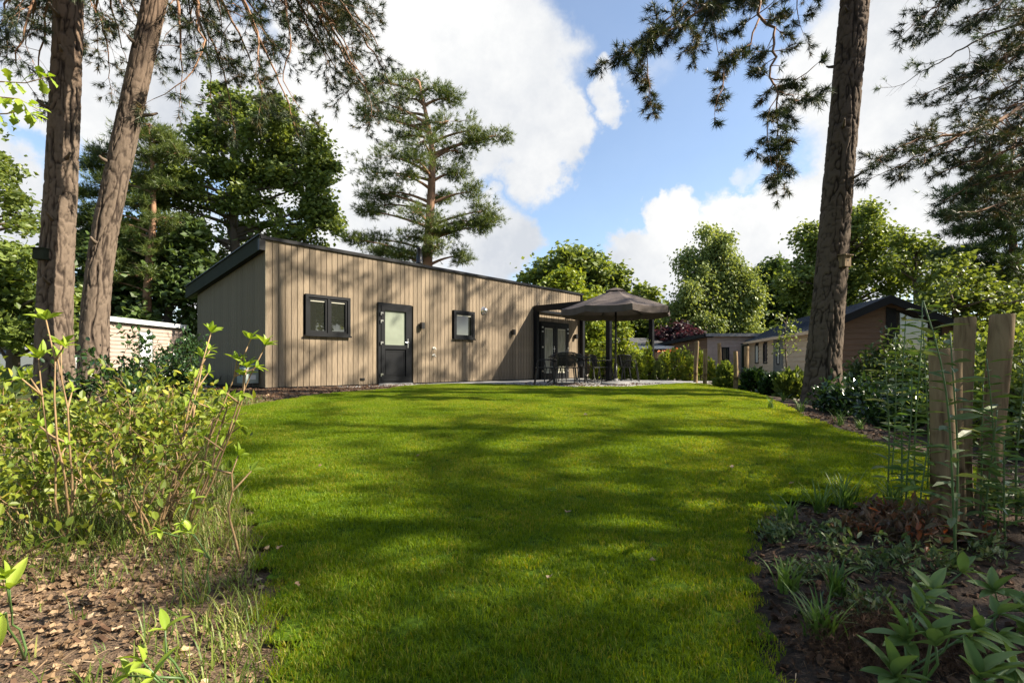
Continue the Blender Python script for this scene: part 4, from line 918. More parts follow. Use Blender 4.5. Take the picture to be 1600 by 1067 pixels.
# the big pine at right, leaning a little
b3 = at_ground(1284, 8.9); o3 = b3.copy()
t3 = thing('pine_tree', 'large dark pine trunk with a small wooden birdhouse at the right edge of the lawn', 'pine tree', o3, 0, 'tall pines with scaly bark')
pts3 = np.array([b3-[0, 0, .12], P(1284, 590, 8.9), P(1297, 450, 8.9), P(1307, 320, 8.9), P(1319, 180, 8.9), P(1336, 0, 8.9), P(1350, -180, 8.9), P(1352, -420, 9.0), P(1340, -700, 9)])
bark_trunk(t3, pts3-o3, [.325, .285, .255, .238, .232, .23, .21, .16, .09], M['bark_dark'], 14, nu=140, flare=.35)
def stubs(t, o, pts, rad, zs, seed, matl):
    r = np.random.default_rng(seed); pts = np.asarray(pts)
    for z in zs:
        c = np.array([np.interp(z, pts[:, 2], pts[:, 0]), np.interp(z, pts[:, 2], pts[:, 1]), z]); a = -pi/2+r.normal()*1.1; d = np.array([cos(a), sin(a), .25]); L = .06+.16*r.random()
        MB().tube(np.array([c+d*rad*.8, c+d*(rad+L*.6), c+d*(rad+L)+[0, 0, .02]])-o, [.03, .02, .014], 7).build('branch_stub', M[matl], t, True)
stubs(t1, o1, pts1, .18, [2.1, 3.0, 3.9, 4.6, 5.4, 5.9], 1, 'treebark'); stubs(t2, o2, pts2, .15, [2.6, 3.7, 4.4, 5.3, 6.0], 2, 'treebark'); stubs(t3, o3, pts3, .25, [2.4, 4.1, 5.0, 6.2, 7.0], 3, 'treebark')
# far pine whose trunk stands outside the frame and reaches in from the right
g = Grow(77)
def wire(px_list, Y0, Y1, **k):
    n = len(px_list); return [P(x, y, Y0+(Y1-Y0)*i/(n-1)) for i, (x, y) in enumerate(px_list)]
R_ = np.random.default_rng(4)
hang = [([(1345,-200),(1260,-120),(1140,-20),(1050,50),(962,88)], 8.9, 7.6, .05, .55, .12), ([(1345,-240),(1280,-130),(1190,-60),(1120,0),(1090,60)], 8.9, 8.4, .045, .6, .13),
        ([(1345,-160),(1250,-90),(1186,-30),(1186,30),(1213,50),(1210,90),(1201,122),(1218,142),(1213,180),(1214,230),(1214,285)], 8.9, 7.8, .04, .42, .13),
        ([(1186,30),(1170,72),(1136,92),(1128,140),(1118,165)], 8.2, 7.9, .016, .30, .17), ([(1201,122),(1232,128),(1254,118),(1272,104)], 8.0, 7.9, .01, .2, .3),
        ([(1345,-260),(1240,-150),(1150,-60),(1110,20),(1120,70)], 9, 8.8, .04, .6, .12),([(1120,-30),(1040,30),(1010,70),(1015,150)], 8, 7.8, .014, .35, .14),
        ([(1345,-200),(1250,-60),(1240,0),(1250,40)], 8.9, 9.4, .03, .5, .14),([(1218,142),(1195,180),(1200,240),(1218,270)], 7.9, 7.8, .008, .36, .14), ([(1218,142),(1240,160),(1262,150)], 7.9, 8.2, .008, .4, .14)]
for pl, a, c, r0, ch_, ev in hang: g.limb(wire(pl, a, c), r0, .006, ch_, ev, 1, .45, .055, .28, .3)
# crown above the frame (it throws the dappled shade)
for k in range(15):
    a = k*2.4; h = 9.5+.5*k+R_.random(); ln = 3.4-.05*k; c0 = np.array([np.interp(h, [7, 10, 16], [6.0, 6.1, 6.0]), 8.9, h])
    if sin(a) < -.2 and h < 12: a += 1.2
    E = c0+np.array([cos(a)*ln, sin(a)*ln, .5*R_.normal()-.2]); g.limb([c0, (c0+E)/2+[0, 0, .5], E], .055, .012, 1.1, .42, 1, .15, .13, .35)
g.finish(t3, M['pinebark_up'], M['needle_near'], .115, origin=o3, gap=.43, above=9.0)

# pine standing just right of the frame: boughs reach in at the upper right
b4 = np.array([11.6, 9.6, 0.03]); t4 = thing('pine_tree', 'pine at the right edge with long horizontal needle boughs against the bright sky', 'pine tree', b4, 0, 'tall pines with scaly bark')
MB().tube(np.array([(0,0,-.1),(0,0,1),(.1,0,6),(.0,.1,12),(0,0,17)], float), [.32,.26,.22,.16,.05], 20).build('trunk', M['treebark'], t4, True)
g = Grow(31)
bo = [([(1720,60),(1620,150),(1560,190),(1500,212),(1440,215),(1380,240)], 9.6, 8.4, .06), ([(1720,0),(1620,60),(1560,95),(1510,120),(1472,135)], 9.6, 9.0, .05), ([(1700,120),(1620,215),(1550,245),(1490,262)], 9.6, 9.4, .05),
      ([(1700,170),(1620,262),(1560,270),(1500,300)], 9.6, 10, .045), ([(1680,-180),(1600,-90),(1500,-20),(1430,35)], 9.6, 8.6, .04), ([(1680,-160),(1620,-60),(1560,10),(1510,30)], 9.6, 9.6, .04), ([(1700,-40),(1640,10),(1590,60),(1540,95)], 9.6, 9, .04),
      ([(1700,190),(1640,290),(1590,310),(1530,330)], 9.6, 9, .04), ([(1700,20),(1600,120),(1560,150),(1500,160)], 9.6, 10, .04), ([(1500,212),(1450,235),(1400,262)], 9, 9, .015), ([(1640,140),(1580,210),(1530,225),(1460,245)], 9.6, 9.9, .03), ([(1620,-150),(1540,-60),(1480,-30),(1460,20)], 9.2, 9.2, .03)]
for pl, a, c, r0 in bo: g.limb(wire(pl, a, c), r0, .008, .62, .13, 1, .3, .05, .3)
for k in range(17):
    a = k*2.4+.6; h = 6.0+.6*k; ln = 3.9-.13*k; c0 = np.array([11.6, 9.6, h]); E = c0+np.array([cos(a)*ln, sin(a)*ln, .2])
    if E[0] < 9.2 and h < 8.5: continue
    g.limb([c0, (c0+E)/2+[0, 0, .35], E], .055, .012, 1.15, .42, 1, .15, .13, .35)
g.finish(t4, M['pinebark_up'], M['needle_near'], .115, origin=b4, gap=.5, above=8.0)

# more of the wood to the right of the camera: out of frame, it shades the lawn
def shade_pine(x, y, h0, h1, ln, seed, n=30, size=.2):
    lab = {41: 'tall pine outside the frame, level with the near lawn', 42: 'pine outside the frame just beyond the near posts', 44: 'pine outside the frame a little behind the camera', 45: 'tall pine outside the frame beyond the chalet gable', 47: 'smaller pine outside the frame between the near ones', 46: 'tallest pine outside the frame, farthest back on the right'}[seed]
    g = Grow(seed); z = float(gz(x, y)); t = thing('pine_tree', lab, 'pine tree', (x, y, z), 0, 'pines beyond the right edge')
    MB().tube(np.array([(0,0,-.1),(0,0,.6),(.1,0,h1*.5),(0,.1,h1)], float), [.3,.24,.18,.05], 14).build('trunk', M['treebark'], t, True)
    for k in range(n):
        a = k*2.4+seed; h = h0+(h1-h0)*k/n; l_ = ln*(1-.55*k/n)*(.8+.4*g.r.random()); c0 = np.array([x, y, h]); E = c0+np.array([cos(a)*l_, sin(a)*l_, .3*g.r.normal()])
        g.limb([c0, (c0+E)/2+[0, 0, .3], E], .05, .012, 1.2, .62, 1, .1, .2, .35)
    g.finish(t, M['treebark'], M['needle'], size, TUFT_MID, origin=(x, y, z), gap={45: .33, 46: .42, 41: .38, 42: .41}.get(seed, .47))
SHADE = [(17.0, 1.4, 7.5, 12.9, 3.3, 41, 24), (16.0, 4.0, 7.0, 14, 3.0, 42, 22), (13.6, -0.6, 6, 10.6, 2.9, 44, 16), (11.0, 1.7, 6.2, 8.8, 2.5, 47, 15), (15.2, 13.7, 9.6, 18, 3.7, 45, 24), (19.5, 16, 9, 18, 3.3, 46, 20)]
for a in SHADE: shade_pine(*a)

# broadleaf crowns -----------------------------------------------------
def broadleaf(label, name, px, Y, tr, lobes, leaf, size, leafmat_, woodmat='treebark', dens=1.0, cat='tree', group=None, templ=LEAF2, seed=0, droop=0, rag=True, base_z=None, cl=.34, flat=.75, trunk_top=None):
    r = np.random.default_rng(seed+500); x0 = (px-800)/FPX*Y; z0 = float(gz(x0, Y)) if base_z is None else base_z; o = np.array([x0, Y, z0])
    t = thing(name, label, cat, o, 0, group); wood = MB(); C = []
    top = max(P(l[0], l[1], Y)[2] for l in lobes); ttop = top if trunk_top is None else z0+trunk_top
    tp = np.array([[x0, Y, z0-.1], [x0+.1*tr, Y, z0+(ttop-z0)*.3], [x0+r.normal()*.3, Y, z0+(ttop-z0)*.65], [x0+r.normal()*.3, Y, ttop]])
    wood.tube(tp-o, [tr, tr*.85, tr*.55, tr*.12], 12)
    pos = []; 
    if rag:
        ex = []
        for l in lobes:
            for _ in range(2):
                a_ = r.random()*2*pi; k_ = .75+.55*r.random(); ex.append((l[0]+l[2]*k_*cos(a_), l[1]+l[2]*k_*sin(a_)*.9, l[2]*(.22+.22*r.random()), l[3] if len(l) > 3 else r.normal()*.8))
        lobes = [(l[0], l[1], l[2]*.86, *l[3:]) for l in lobes]+ex
    for l in lobes:
        lx, ly, lr = l[:3]; dY = l[3] if len(l) > 3 else 0; YY = Y+dY; c = P(lx, ly, YY); R = lr/FPX*YY
        zz = np.clip(c[2]-R*1.2-.3, z0+.3, ttop*.9); f = np.clip((zz-z0)/(ttop-z0), 0, .95); st = np.array([np.interp(f, [0, .3, .65, 1], tp[:, i]) for i in range(3)])
        wood.tube(bez(st, np.array([(st[0]+c[0])/2, (st[1]+c[1])/2, st[2]*.35+c[2]*.65]), c, 6)-o, np.linspace(max(.02, tr*.35), .015, 6), 6)
        ns = max(3, int(26*dens*.62*(max(1, (R/1.6)**2) if R > .8 else R))); d = rdir(ns); rr = R*(.25+.75*r.random(ns)**.45); d[:, 2] *= .85
        sc_ = c+d*rr[:, None]; 
        for q in sc_[:10]: wood.tube(np.array([c, (c+q)/2+[0, 0, .05*R], q])-o, [.02, .013, .006], 4, False)
        sub = cl*(.6+.8*r.random(ns))
        k = int(30*dens)
        pp_ = sc_[:, None]+r.normal(size=(ns, k, 3))*sub[:, None, None]*np.array([.62, .62, .62*flat])
        if droop: pp_[..., 2] -= droop*r.random((ns, k))**1.5
        pos.append(pp_.reshape(-1, 3))
    pos = np.concatenate(pos)-o; n = len(pos); d = rdir(n); d[:, 2] = d[:, 2]*.5-.15-(.6 if droop else 0)
    V, F, a = scatter(*templ, pos, rotmats(d, r.random(n)*2*pi), size*(.7+.6*r.random(n)))
    link('crown', mesh_np('crown', V, F, M[leafmat_], False, {'var': a}), t)
    wood.build('trunk', M[woodmat], t, True); TRI[label] = len(F); return t
def ring(cx, cy, rx, ry, r, n, seed, dy=1.5):
    q = np.random.default_rng(seed); out = []
    for i in range(n):
        a = q.random()*2*pi; k = sqrt(q.random()); out.append((cx+rx*k*cos(a), cy+ry*k*sin(a), r*(.7+.6*q.random()), q.normal()*dy))
    return out
BG = 'trees rising behind the cabins'
broadleaf('big oak with dense dark green crown behind the left end of the cabin', 'oak_tree', 372, 28, .35,
          [(380,190,55),(330,215,50),(450,225,50),(295,265,50),(400,270,65),(480,290,38),(495,235,25),(340,320,60),(430,340,60),(500,335,26),(270,340,45),(300,400,50),(390,400,60,2),(470,375,40),(250,300,35),(420,180,30),(350,165,25),(505,260,18)], 0, .24, 'oak', dens=1.6, cat='oak tree', group=BG, seed=1, cl=.36)
broadleaf('dark leafy mass of woodland oak behind the pale shed', 'oak_tree', 262, 26, .28, [(150,440,50),(210,430,50),(270,440,50),(310,470,45),(170,500,40),(240,490,45),(300,520,40),(130,390,30),(230,390,40),(330,540,35),(120,500,35),(280,385,35),(115,545,30),(200,540,35),(260,545,35)], 0, .34, 'dark_leaf', dens=1.2, cat='oak tree', group=BG, seed=2, cl=.5)
broadleaf('bright bushy tree at the far left edge behind the thick pine', 'leafy_tree', 20, 17, .2, [(5,430,40),(40,440,35),(60,480,30),(10,490,45),(-40,450,50),(50,520,28),(-20,520,40),(30,410,20),(100,470,25),(105,520,25)], 0, .2, 'oak_light', dens=1.4, group=BG, seed=3)
broadleaf('loose oak bough hanging into the left edge of the photo against the sky', 'oak_tree', -120, 12, .25, [(0,290,24),(18,335,18),(40,352,12),(-30,320,30),(-80,260,60),(-120,340,60),(5,270,14),(-60,200,60),(30,310,10)], 0, .13, 'oak', dens=1.0, cat='oak tree', group=BG, seed=4, cl=.25)
broadleaf('dark green round tree behind the right end of the cabin roof', 'leafy_tree', 905, 34, .25, [(905,420,26),(870,425,24),(935,430,26),(845,432,16),(900,440,30),(955,440,20),(925,405,16),(895,400,14),(965,455,16),(930,460,30),(880,460,30)], 0, .36, 'oak', dens=1.3, group=BG, seed=5, cl=.5)
broadleaf('yellow-green bushy tree peeping over the cabin roof edge', 'leafy_tree', 905, 27, .15, [(870,440,16),(890,450,20),(900,470,20),(925,480,22),(855,452,12),(880,432,10),(930,510,22),(915,530,20),(940,540,16)], 0, .24, 'yellow_leaf', dens=1.4, group=BG, seed=6)
broadleaf('mid green tree filling the gap behind the parasol', 'leafy_tree', 1000, 38, .2, [(1000,478,20),(970,485,26),(1030,490,22),(1050,505,18),(950,500,26),(1010,510,26),(975,525,24),(1035,520,20),(1005,465,14)], 0, .36, 'oak', dens=1.3, group=BG, seed=7, cl=.5)
broadleaf('young yellow-leaved tree standing behind the pergola post', 'leafy_tree', 968, 21, .05, [(966,520,12),(975,540,14),(960,555,14),(970,505,9),(985,560,12)], 0, .16, 'yellow_leaf', dens=1.2, seed=8, cl=.25)
broadleaf('tall pale green birch with drooping twigs beyond the far chalet', 'birch_tree', 1125, 34, .2,
          [(1118,365,18),(1128,385,20),(1105,400,20),(1085,425,22),(1140,410,24),(1075,460,24),(1110,450,30),(1150,440,24),(1165,470,22),(1130,480,34),(1090,495,28),(1155,500,26),(1060,490,16),(1120,515,34),(1075,400,12),(1170,425,12),(1165,520,20)], 0, .21, 'birch', dens=1.7, cat='birch tree', group=BG, seed=9, droop=1.0, cl=.42)
broadleaf('small copper-leaved tree right of the parasol', 'copper_tree', 1062, 31, .1, [(1062,515,14),(1045,522,14),(1080,524,14),(1065,535,18),(1040,536,12),(1085,538,10)], 0, .22, 'purple', dens=1.3, group=BG, seed=10)
broadleaf('dark shaded tree between the birch and the big pine trunk', 'leafy_tree', 1200, 36, .2, [(1200,430,24),(1180,450,24),(1220,455,26),(1195,480,28),(1235,490,26),(1175,500,22),(1215,510,26),(1250,470,24),(1190,525,18),(1215,425,14)], 0, .36, 'dark_leaf', dens=1.3, group=BG, seed=11, cl=.5)
broadleaf('large sunlit oak rising behind the chalet roof', 'oak_tree', 1330, 28, .3, [(1258,370,20),(1280,395,28),(1250,420,22),(1360,350,26),(1350,385,32),(1310,420,34),(1270,440,28),(1385,375,22),(1375,420,32),(1330,460,30),(1240,455,18),(1300,365,18),(1345,335,14),(1400,440,26),(1290,470,26)], 0, .21, 'oak_light', dens=1.5, cat='oak tree', group=BG, seed=12, cl=.42)
broadleaf('thin-crowned tree with visible branches above the chalet gable', 'leafy_tree', 1430, 26, .16, [(1430,385,24),(1405,375,16),(1450,400,22),(1420,420,26),(1455,430,24),(1400,405,18),(1470,395,12),(1440,455,26),(1470,460,22)], 0, .22, 'oak_light', dens=.85, group=BG, seed=13)
broadleaf('bright yellow-green bushy tree right of the chalet gable', 'leafy_tree', 1500, 19, .14, [(1470,430,20),(1500,425,22),(1530,440,20),(1480,460,26),(1520,470,28),(1550,480,24),(1455,475,22),(1580,500,28),(1500,500,28),(1600,470,20),(1550,520,26)], 0, .17, 'oak_light', dens=1.2, group=BG, seed=14)
for i, (px, Y, ls, mt) in enumerate([(-300,30,[(-300,420,90),(-220,460,80),(-380,470,90),(-300,520,80)],'oak'),(40,38,[(0,470,50),(60,490,50),(120,480,50),(180,500,40),(60,530,50),(150,540,40)],'oak'),(640,60,[(420,520,40),(500,520,40),(580,520,40),(660,520,40),(740,520,40),(820,520,40),(880,535,24)],'dark_leaf'),(1300,48,[(1180,520,30),(1240,520,30),(1300,520,34),(1360,520,34),(1420,520,36)],'oak'),(1700,24,[(1640,440,60),(1720,420,80),(1800,480,80),(1660,520,60),(1600,520,40)],'oak'),(1010,50,[(900,530,22),(950,530,22),(1000,530,22),(1050,530,22),(1100,535,22),(1150,540,20)],'dark_leaf')]):
    broadleaf(['dense woodland edge beyond the left frame edge','distant trees showing between the two left pine trunks','dark distant wood hidden behind the long cabin','distant trees low behind the chalet','leafy trees closing the view at the right edge','dark line of distant trees behind the bungalow'][i], 'leafy_tree', px, Y, .25, ls, 0, .5, mt, dens=1.0, group=BG, seed=30+i, cl=.8)

# scots pines behind (tiers of needle pads)
def far_pine(label, px, Y, tr, trunk_px, pads, needlemat, size=.34, seed=0, dens=1.0, group=BG):
    r = np.random.default_rng(seed); x0 = (px-800)/FPX*Y; z0 = float(gz(x0, Y)); o = np.array([x0, Y, z0]); t = thing('pine_tree', label, 'pine tree', o, 0, group)
    tp = np.array([o-[0, 0, .1]]+[P(a, b, Y) for a, b in trunk_px]); w = MB(); w.tube(tp-o, np.linspace(tr, tr*.2, len(tp)), 12); w.build('trunk', M['pinebark_up'], t, True)
    w = MB(); pos = []; dr = []
    for (a, b, rx, ry, dY) in pads:
        c = P(a, b, Y+dY); zz = c[2]-.25*abs(c[0]-x0)-.1; st = np.array([np.interp(zz, tp[:, 2], tp[:, 0]), np.interp(zz, tp[:, 2], tp[:, 1]), min(zz, tp[-1, 2])])
        w.tube(bez(st, (st+c)/2+[0, 0, .25], c, 7)-o, np.linspace(tr*.3, .02, 7), 6)
        RX, RY = rx/FPX*Y, ry/FPX*Y; ns = int(15*dens*max(1, RX/1.0)*max(1, RY/.5))
        s_ = c+r.normal(size=(ns, 3))*np.array([RX*.5, RX*.45, RY*.42])
        s_[:, 2] += -.12*np.hypot(s_[:, 0]-c[0], s_[:, 1]-c[1])
        for q in s_: w.tube(np.array([c+(q-c)*.1, (c+q)/2-[0, 0, .05], q])-o, [.018, .012, .006], 3, False)
        k = 15; pp_ = s_[:, None]+r.normal(size=(ns, k, 3))*np.array([.20, .20, .09]); pos.append(pp_.reshape(-1, 3)-o); q = (pp_-c).reshape(-1, 3); q = q/(np.linalg.norm(q, axis=1)[:, None]+.1)+[0, 0, .6]+r.normal(size=(ns*k, 3))*.4; dr.append(q)
    w.build('branches', M['pinebark_up'], t, True); pos = np.concatenate(pos); dr = np.concatenate(dr)
    V, F, a = scatter(*TUFT_FAR, pos, rotmats(dr, r.random(len(pos))*2*pi), size*(.7+.6*r.random(len(pos))))
    link('needles', mesh_np('needles', V, F, M[needlemat], False, {'var': a}), t); TRI[label] = len(F)
far_pine('tall scots pine with tiered boughs standing behind the middle of the cabin', 668, 26, .3, [(668,400),(674,300),(676,240),(668,190),(655,130)],
         [(600,130,22,12,0),(640,125,24,12,1),(595,160,28,14,-1),(680,140,24,12,0),(640,155,26,12,0),(570,180,14,8,0),(700,155,14,8,0),(620,180,26,8,1),(700,190,30,12,-1),(650,195,26,10,0),(735,205,24,10,0),(775,212,20,7,0),(745,222,16,8,0),
          (625,215,26,10,1),(660,220,26,12,-2),(610,245,28,14,-1),(650,250,26,14,-2),(715,235,24,10,0),(590,270,22,12,1),(685,262,26,12,1),(630,275,24,12,-1),(580,300,18,14,0),(610,300,22,10,0),(715,270,18,10,0),(735,300,18,12,0),(755,330,18,14,0),
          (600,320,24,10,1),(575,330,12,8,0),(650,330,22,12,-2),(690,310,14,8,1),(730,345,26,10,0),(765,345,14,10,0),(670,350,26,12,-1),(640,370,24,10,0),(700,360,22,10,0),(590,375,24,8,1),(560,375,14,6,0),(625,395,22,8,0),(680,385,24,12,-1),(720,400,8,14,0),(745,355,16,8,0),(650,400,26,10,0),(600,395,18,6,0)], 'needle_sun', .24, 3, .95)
far_pine('pine with bright feathery needles behind the left trunks', 225, 25, .22, [(232,420),(240,340),(238,260),(232,200)],
         [(235,195,24,12,0),(250,220,26,12,0),(210,210,20,10,0),(165,240,20,10,0),(190,235,18,10,0),(240,245,26,12,0),(150,260,16,10,0),(220,275,26,12,0),(260,290,28,12,0),(170,285,18,8,0),(135,305,16,8,0),(150,330,22,10,0),(215,320,28,12,0),(260,340,28,14,0),(180,350,24,10,0),(130,345,14,8,0),(210,370,26,12,0),(150,380,22,12,0),(240,390,26,14,0),(130,400,18,12,0),(190,410,26,14,0),(280,240,20,10,0),(170,440,30,16,0),(230,430,26,16,0),(285,380,20,14,1)], 'needle_sun', .27, 5, 1.2)
far_pine('slender feathery pine at the far right edge behind the posts', 1592, 20, .2, [(1585,470),(1584,400),(1580,330),(1574,280),(1590,200)],
         [(1540,285,26,12,0),(1500,300,24,12,0),(1560,300,26,12,0),(1520,325,26,12,0),(1575,330,24,12,0),(1490,335,16,8,0),(1545,350,28,12,0),(1600,350,26,12,0),(1510,360,22,8,0),(1570,375,24,8,0),(1530,390,22,7,0),(1600,400,24,8,0),(1550,410,24,6,0),(1500,410,20,6,0),(1590,430,24,8,0),(1560,270,24,10,0),(1600,270,20,12,0),(1520,430,22,6,0),(1620,310,26,12,0),(1560,450,24,7,0),(1610,460,24,10,0),(1480,400,14,6,0),(1620,240,26,14,0),(1540,255,20,8,0)], 'needle', .26, 7, 1.0)
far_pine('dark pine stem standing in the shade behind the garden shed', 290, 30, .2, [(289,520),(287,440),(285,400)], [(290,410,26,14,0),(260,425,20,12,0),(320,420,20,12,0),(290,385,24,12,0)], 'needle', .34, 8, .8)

# unseen oaks added round the camera to block sky light and show in the panes
def sky_block_tree(x, y, h, R, seed, label):
    r = np.random.default_rng(seed); z0 = float(gz(x, y)); t = thing('oak_tree', label, 'oak tree', (x, y, z0), 0, 'unseen oaks added around the camera'); w = MB()
    w.tube(np.array([(0,0,-.1),(0,0,h*.4),(.2,0,h*.8)]), [.3,.22,.1], 12); pos = []
    for k in range(70):
        d = rdir(1)[0]; c = np.array([0, 0, h*.68])+d*[R, R, h*.34]*(.4+.6*r.random()); pos.append(c+r.normal(size=(70, 3))*[.6, .6, .4])
        if k < 14: w.tube([(0,0,h*.4), c*.5+[0,0,h*.25], c], [.09,.05,.015], 5, False)
    w.build('trunk', M['treebark'], t, True); pos = np.concatenate(pos); V, F, a = scatter(*LEAF2, pos, rotmats(rdir(len(pos)), r.random(len(pos))*6), .42*(.7+.6*r.random(len(pos)))); link('crown', mesh_np('crown', V, F, M['oak'], False, {'var': a}), t)
for i, (x, y, h, R, lb) in enumerate([(-9, -3, 13, 4, 'added oak behind the camera to the left'), (-4, -9, 14, 4.5, 'added oak behind the camera, left of centre'), (3, -10, 14, 4.5, 'added oak straight behind the camera'), (-13, 4, 13, 4, 'added oak outside the frame on the left'), (22, 0, 8.5, 4, 'added low oak outside the frame far on the right'), (15, -6, 8, 4, 'added low oak behind the camera to the right'), (27, 6, 9.5, 4.5, 'added low oak far outside the frame on the right'), (10, -11, 11, 4.5, 'added oak behind the camera, right of centre')]): sky_block_tree(x, y, h, R, 200+i, lb)

# yellow-green oak twigs at the upper left edge
def _rleaf():
    ys = np.linspace(0, 1, 9); w_ = .19*np.sin(np.pi*np.clip(ys, 0, 1)**.85)**.8; V = []
    for y_, q in zip(ys, w_):
        dz = -.16*y_**2; V += [(-q, y_, dz+.32*q), (-q*.5, y_, dz+.12*q), (0, y_, dz-.02), (q*.5, y_, dz+.12*q), (q, y_, dz+.32*q)]
    F = [(5*i+j, 5*i+j+1, 5*i+j+6, 5*i+j+5) for i in range(8) for j in range(4)]
    return np.array(V), np.array(F)
RLEAF = _rleaf()
def sprig_thing(name, label, cat, base, stems, leafmat_, L0, woodr=.006, group=None, leaves=None, seed=0, wm='twig', templ=None):
    """stems: list of polylines (world); leaves: as objects sharing one mesh"""
    r = np.random.default_rng(seed); base = np.array(base, float); t = thing(name, label, cat, base, 0, group); w = MB()
    for s_ in stems: w.tube(np.array(s_)-base, np.linspace(woodr, woodr*.5, len(s_)), 6)
    w.build('stem', M[wm], t, True)
    V, F = templ or RLEAF
    mes = []
    for q in range(4):
        m = MB(); vv = V.copy(); vv[:, 2] += -.25*vv[:, 1]**2*(q*.3)+.02; m.add(vv, F, .2+.2*q); mes.append(m.mesh('leaf', M[leafmat_], True))
    for (p, d, s_) in leaves:
        R = rotmats(np.array([d], float), np.array([r.normal()*.35]))[0]
        from mathutils import Matrix
        o = link('leaf', mes[r.integers(4)], t); mw = Matrix([list(R[0]), list(R[1]), list(R[2])]).to_4x4(); o.matrix_local = Matrix.Translation(Vector(np.array(p)-base)) @ mw @ Matrix.Scale(float(s_), 4)
    return t
OAKLEAF = (np.array([(0,0,0),(.12,.15,.02),(.1,.28,.03),(.28,.42,.04),(.16,.52,.03),(.3,.7,.04),(.15,.85,.02),(0,1,-.05),(-.15,.85,.02),(-.3,.7,.04),(-.16,.52,.03),(-.28,.42,.04),(-.1,.28,.03),(-.12,.15,.02),(0,.5,0)]), np.array([(i, (i+1) % 14, 14) for i in range(14)]))
r = np.random.default_rng(9); Yt = 4.2
st = [[P(-60,130,Yt), P(0,128,Yt), P(40,130,Yt), P(85,118,Yt)], [P(-60,150,4.1), P(0,152,4.1), P(30,155,4.1), P(60,172,4.1)], [P(-60,180,4.3), P(10,178,4.3), P(40,172,4.3), P(50,180,4.3)]]
lv = []
for s_ in st:
    s_ = np.array(s_)
    for k in range(13):
        u = r.random()*.75+.25; i = min(2, int(u*3)); p = s_[i]+(s_[i+1]-s_[i])*(u*3-i); lv.append((p, np.array([.6*r.normal()+.3, .5*r.normal(), -.5+.6*r.normal()]), .085+.04*r.random()))
sprig_thing('oak_twig', 'yellow-green oak twigs reaching in front of the sky at the upper left edge', 'oak twig', st[0][0], st, 'lime', .1, .006, leaves=lv, seed=2, templ=OAKLEAF)

# nest boxes
nb_ = P(69, 397, 7.2); t = thing('nest_box', 'dark green box hung on the left side of the thick left pine', 'nest box', nb_, 0)
MB().box(-.09,.06,-.08,.1,-.085,.06).build('box', M['fascia'], t); MB().box(-.1,.07,-.1,.11,.0605,.075).build('lid', M['fascia'], t)
nb_ = P(1319, 408, 8.65); t = thing('birdhouse', 'small weathered wooden birdhouse on the right side of the big pine trunk', 'birdhouse', nb_, radians(20))
MB().box(-.07,.07,-.07,.07,-.1,.08).build('box', M['post'], t); m = MB(); m.hexa([(-.09,-.1,.0805),(.09,-.1,.0805),(.09,.09,.1),(-.09,.09,.1),(-.09,-.1,.1),(.09,-.1,.1),(.09,.09,.12),(-.09,.09,.12)]); m.build('roof', M['post'], t)
m = MB(); m.lathe([(0,.072),(.018,.072),(.018,.06)], 12); m.build('entrance_hole', M['void'], t, rot=(pi/2, 0, 0))

# ------------------------------------------------------------------ posts
def post(label, px, Yb, top_py, rad, seed, lean=0, group='peeled chestnut posts', base_py=None, name='wooden_post'):
    r = np.random.default_rng(seed); b = at_ground(px, Yb) if base_py is None else PG(px, base_py); Yb = b[1]; top = EYE+(HZ-top_py)/FPX*Yb
    t = thing(name, label, 'post', b, 0, group); hgt = top-b[2]; m_ = 34; n_ = 28; z = np.concatenate([np.linspace(-.15, hgt-.012, m_), [hgt]]); th = np.arange(n_)*2*pi/n_
    V = []
    for zi in z:
        rr = rad*(1+.05*sin(zi*4+seed)-.04*zi)*(1 if zi < hgt-.001 else .93)*(1+.05*np.sin(th*2+seed)+.03*np.sin(th*5+zi*3+seed)+.02*np.sin(th*9-zi*7))
        V.append(np.stack([rr*np.cos(th)+lean*zi+.012*sin(zi*3.1+seed), rr*np.sin(th), np.full(n_, zi)], -1))
    V = np.concatenate(V); mm = len(z); i = np.arange(mm-1)[:, None]; j = np.arange(n_)[None]; j2 = (j+1) % n_
    m = MB(); m.add(V, np.stack([i*n_+j, i*n_+j2, (i+1)*n_+j2, (i+1)*n_+j], -1).reshape(-1, 4)); m.build('stake', M['post'], t, True)
    m = MB(); c = V[-n_:]; m.add(np.concatenate([c, [c.mean(0)]])+[0, 0, .0005], np.array([(k, (k+1) % n_, n_) for k in range(n_)])); m.build('sawn_top', M['post'], t)
    return t
post('thick short post at the right, nearest the camera in the group of stakes', 1473, 2.8, 544, .061, 1)
post('thin short post touching the thickest near post on its right', 1496, 3.0, 544, .032, 2)
post('tall post just behind the thick short post at the right', 1504, 3.3, 496, .052, 3, .01)
post('tall leaning post furthest right, darker stain at its top', 1545, 3.2, 491, .058, 4, .06)
for i, (px, Yb, tp_, rd) in enumerate([(1087,15.2,533,.062),(1102,14.6,545,.06),(1124,17.2,536,.07),(1149,12.6,549,.055),(1167,17,541,.075)]):
    post(['slim post left-most in the row of far posts beyond the lawn','short crooked post second from the left in the far row','straight post in the middle of the far row','post at the lawn edge among the green bushes, fourth in the far row','dark post against the corner of the beige chalet'][i], px, Yb, tp_, rd, 10+i, [0.02,-.01,0,.005,0][i])

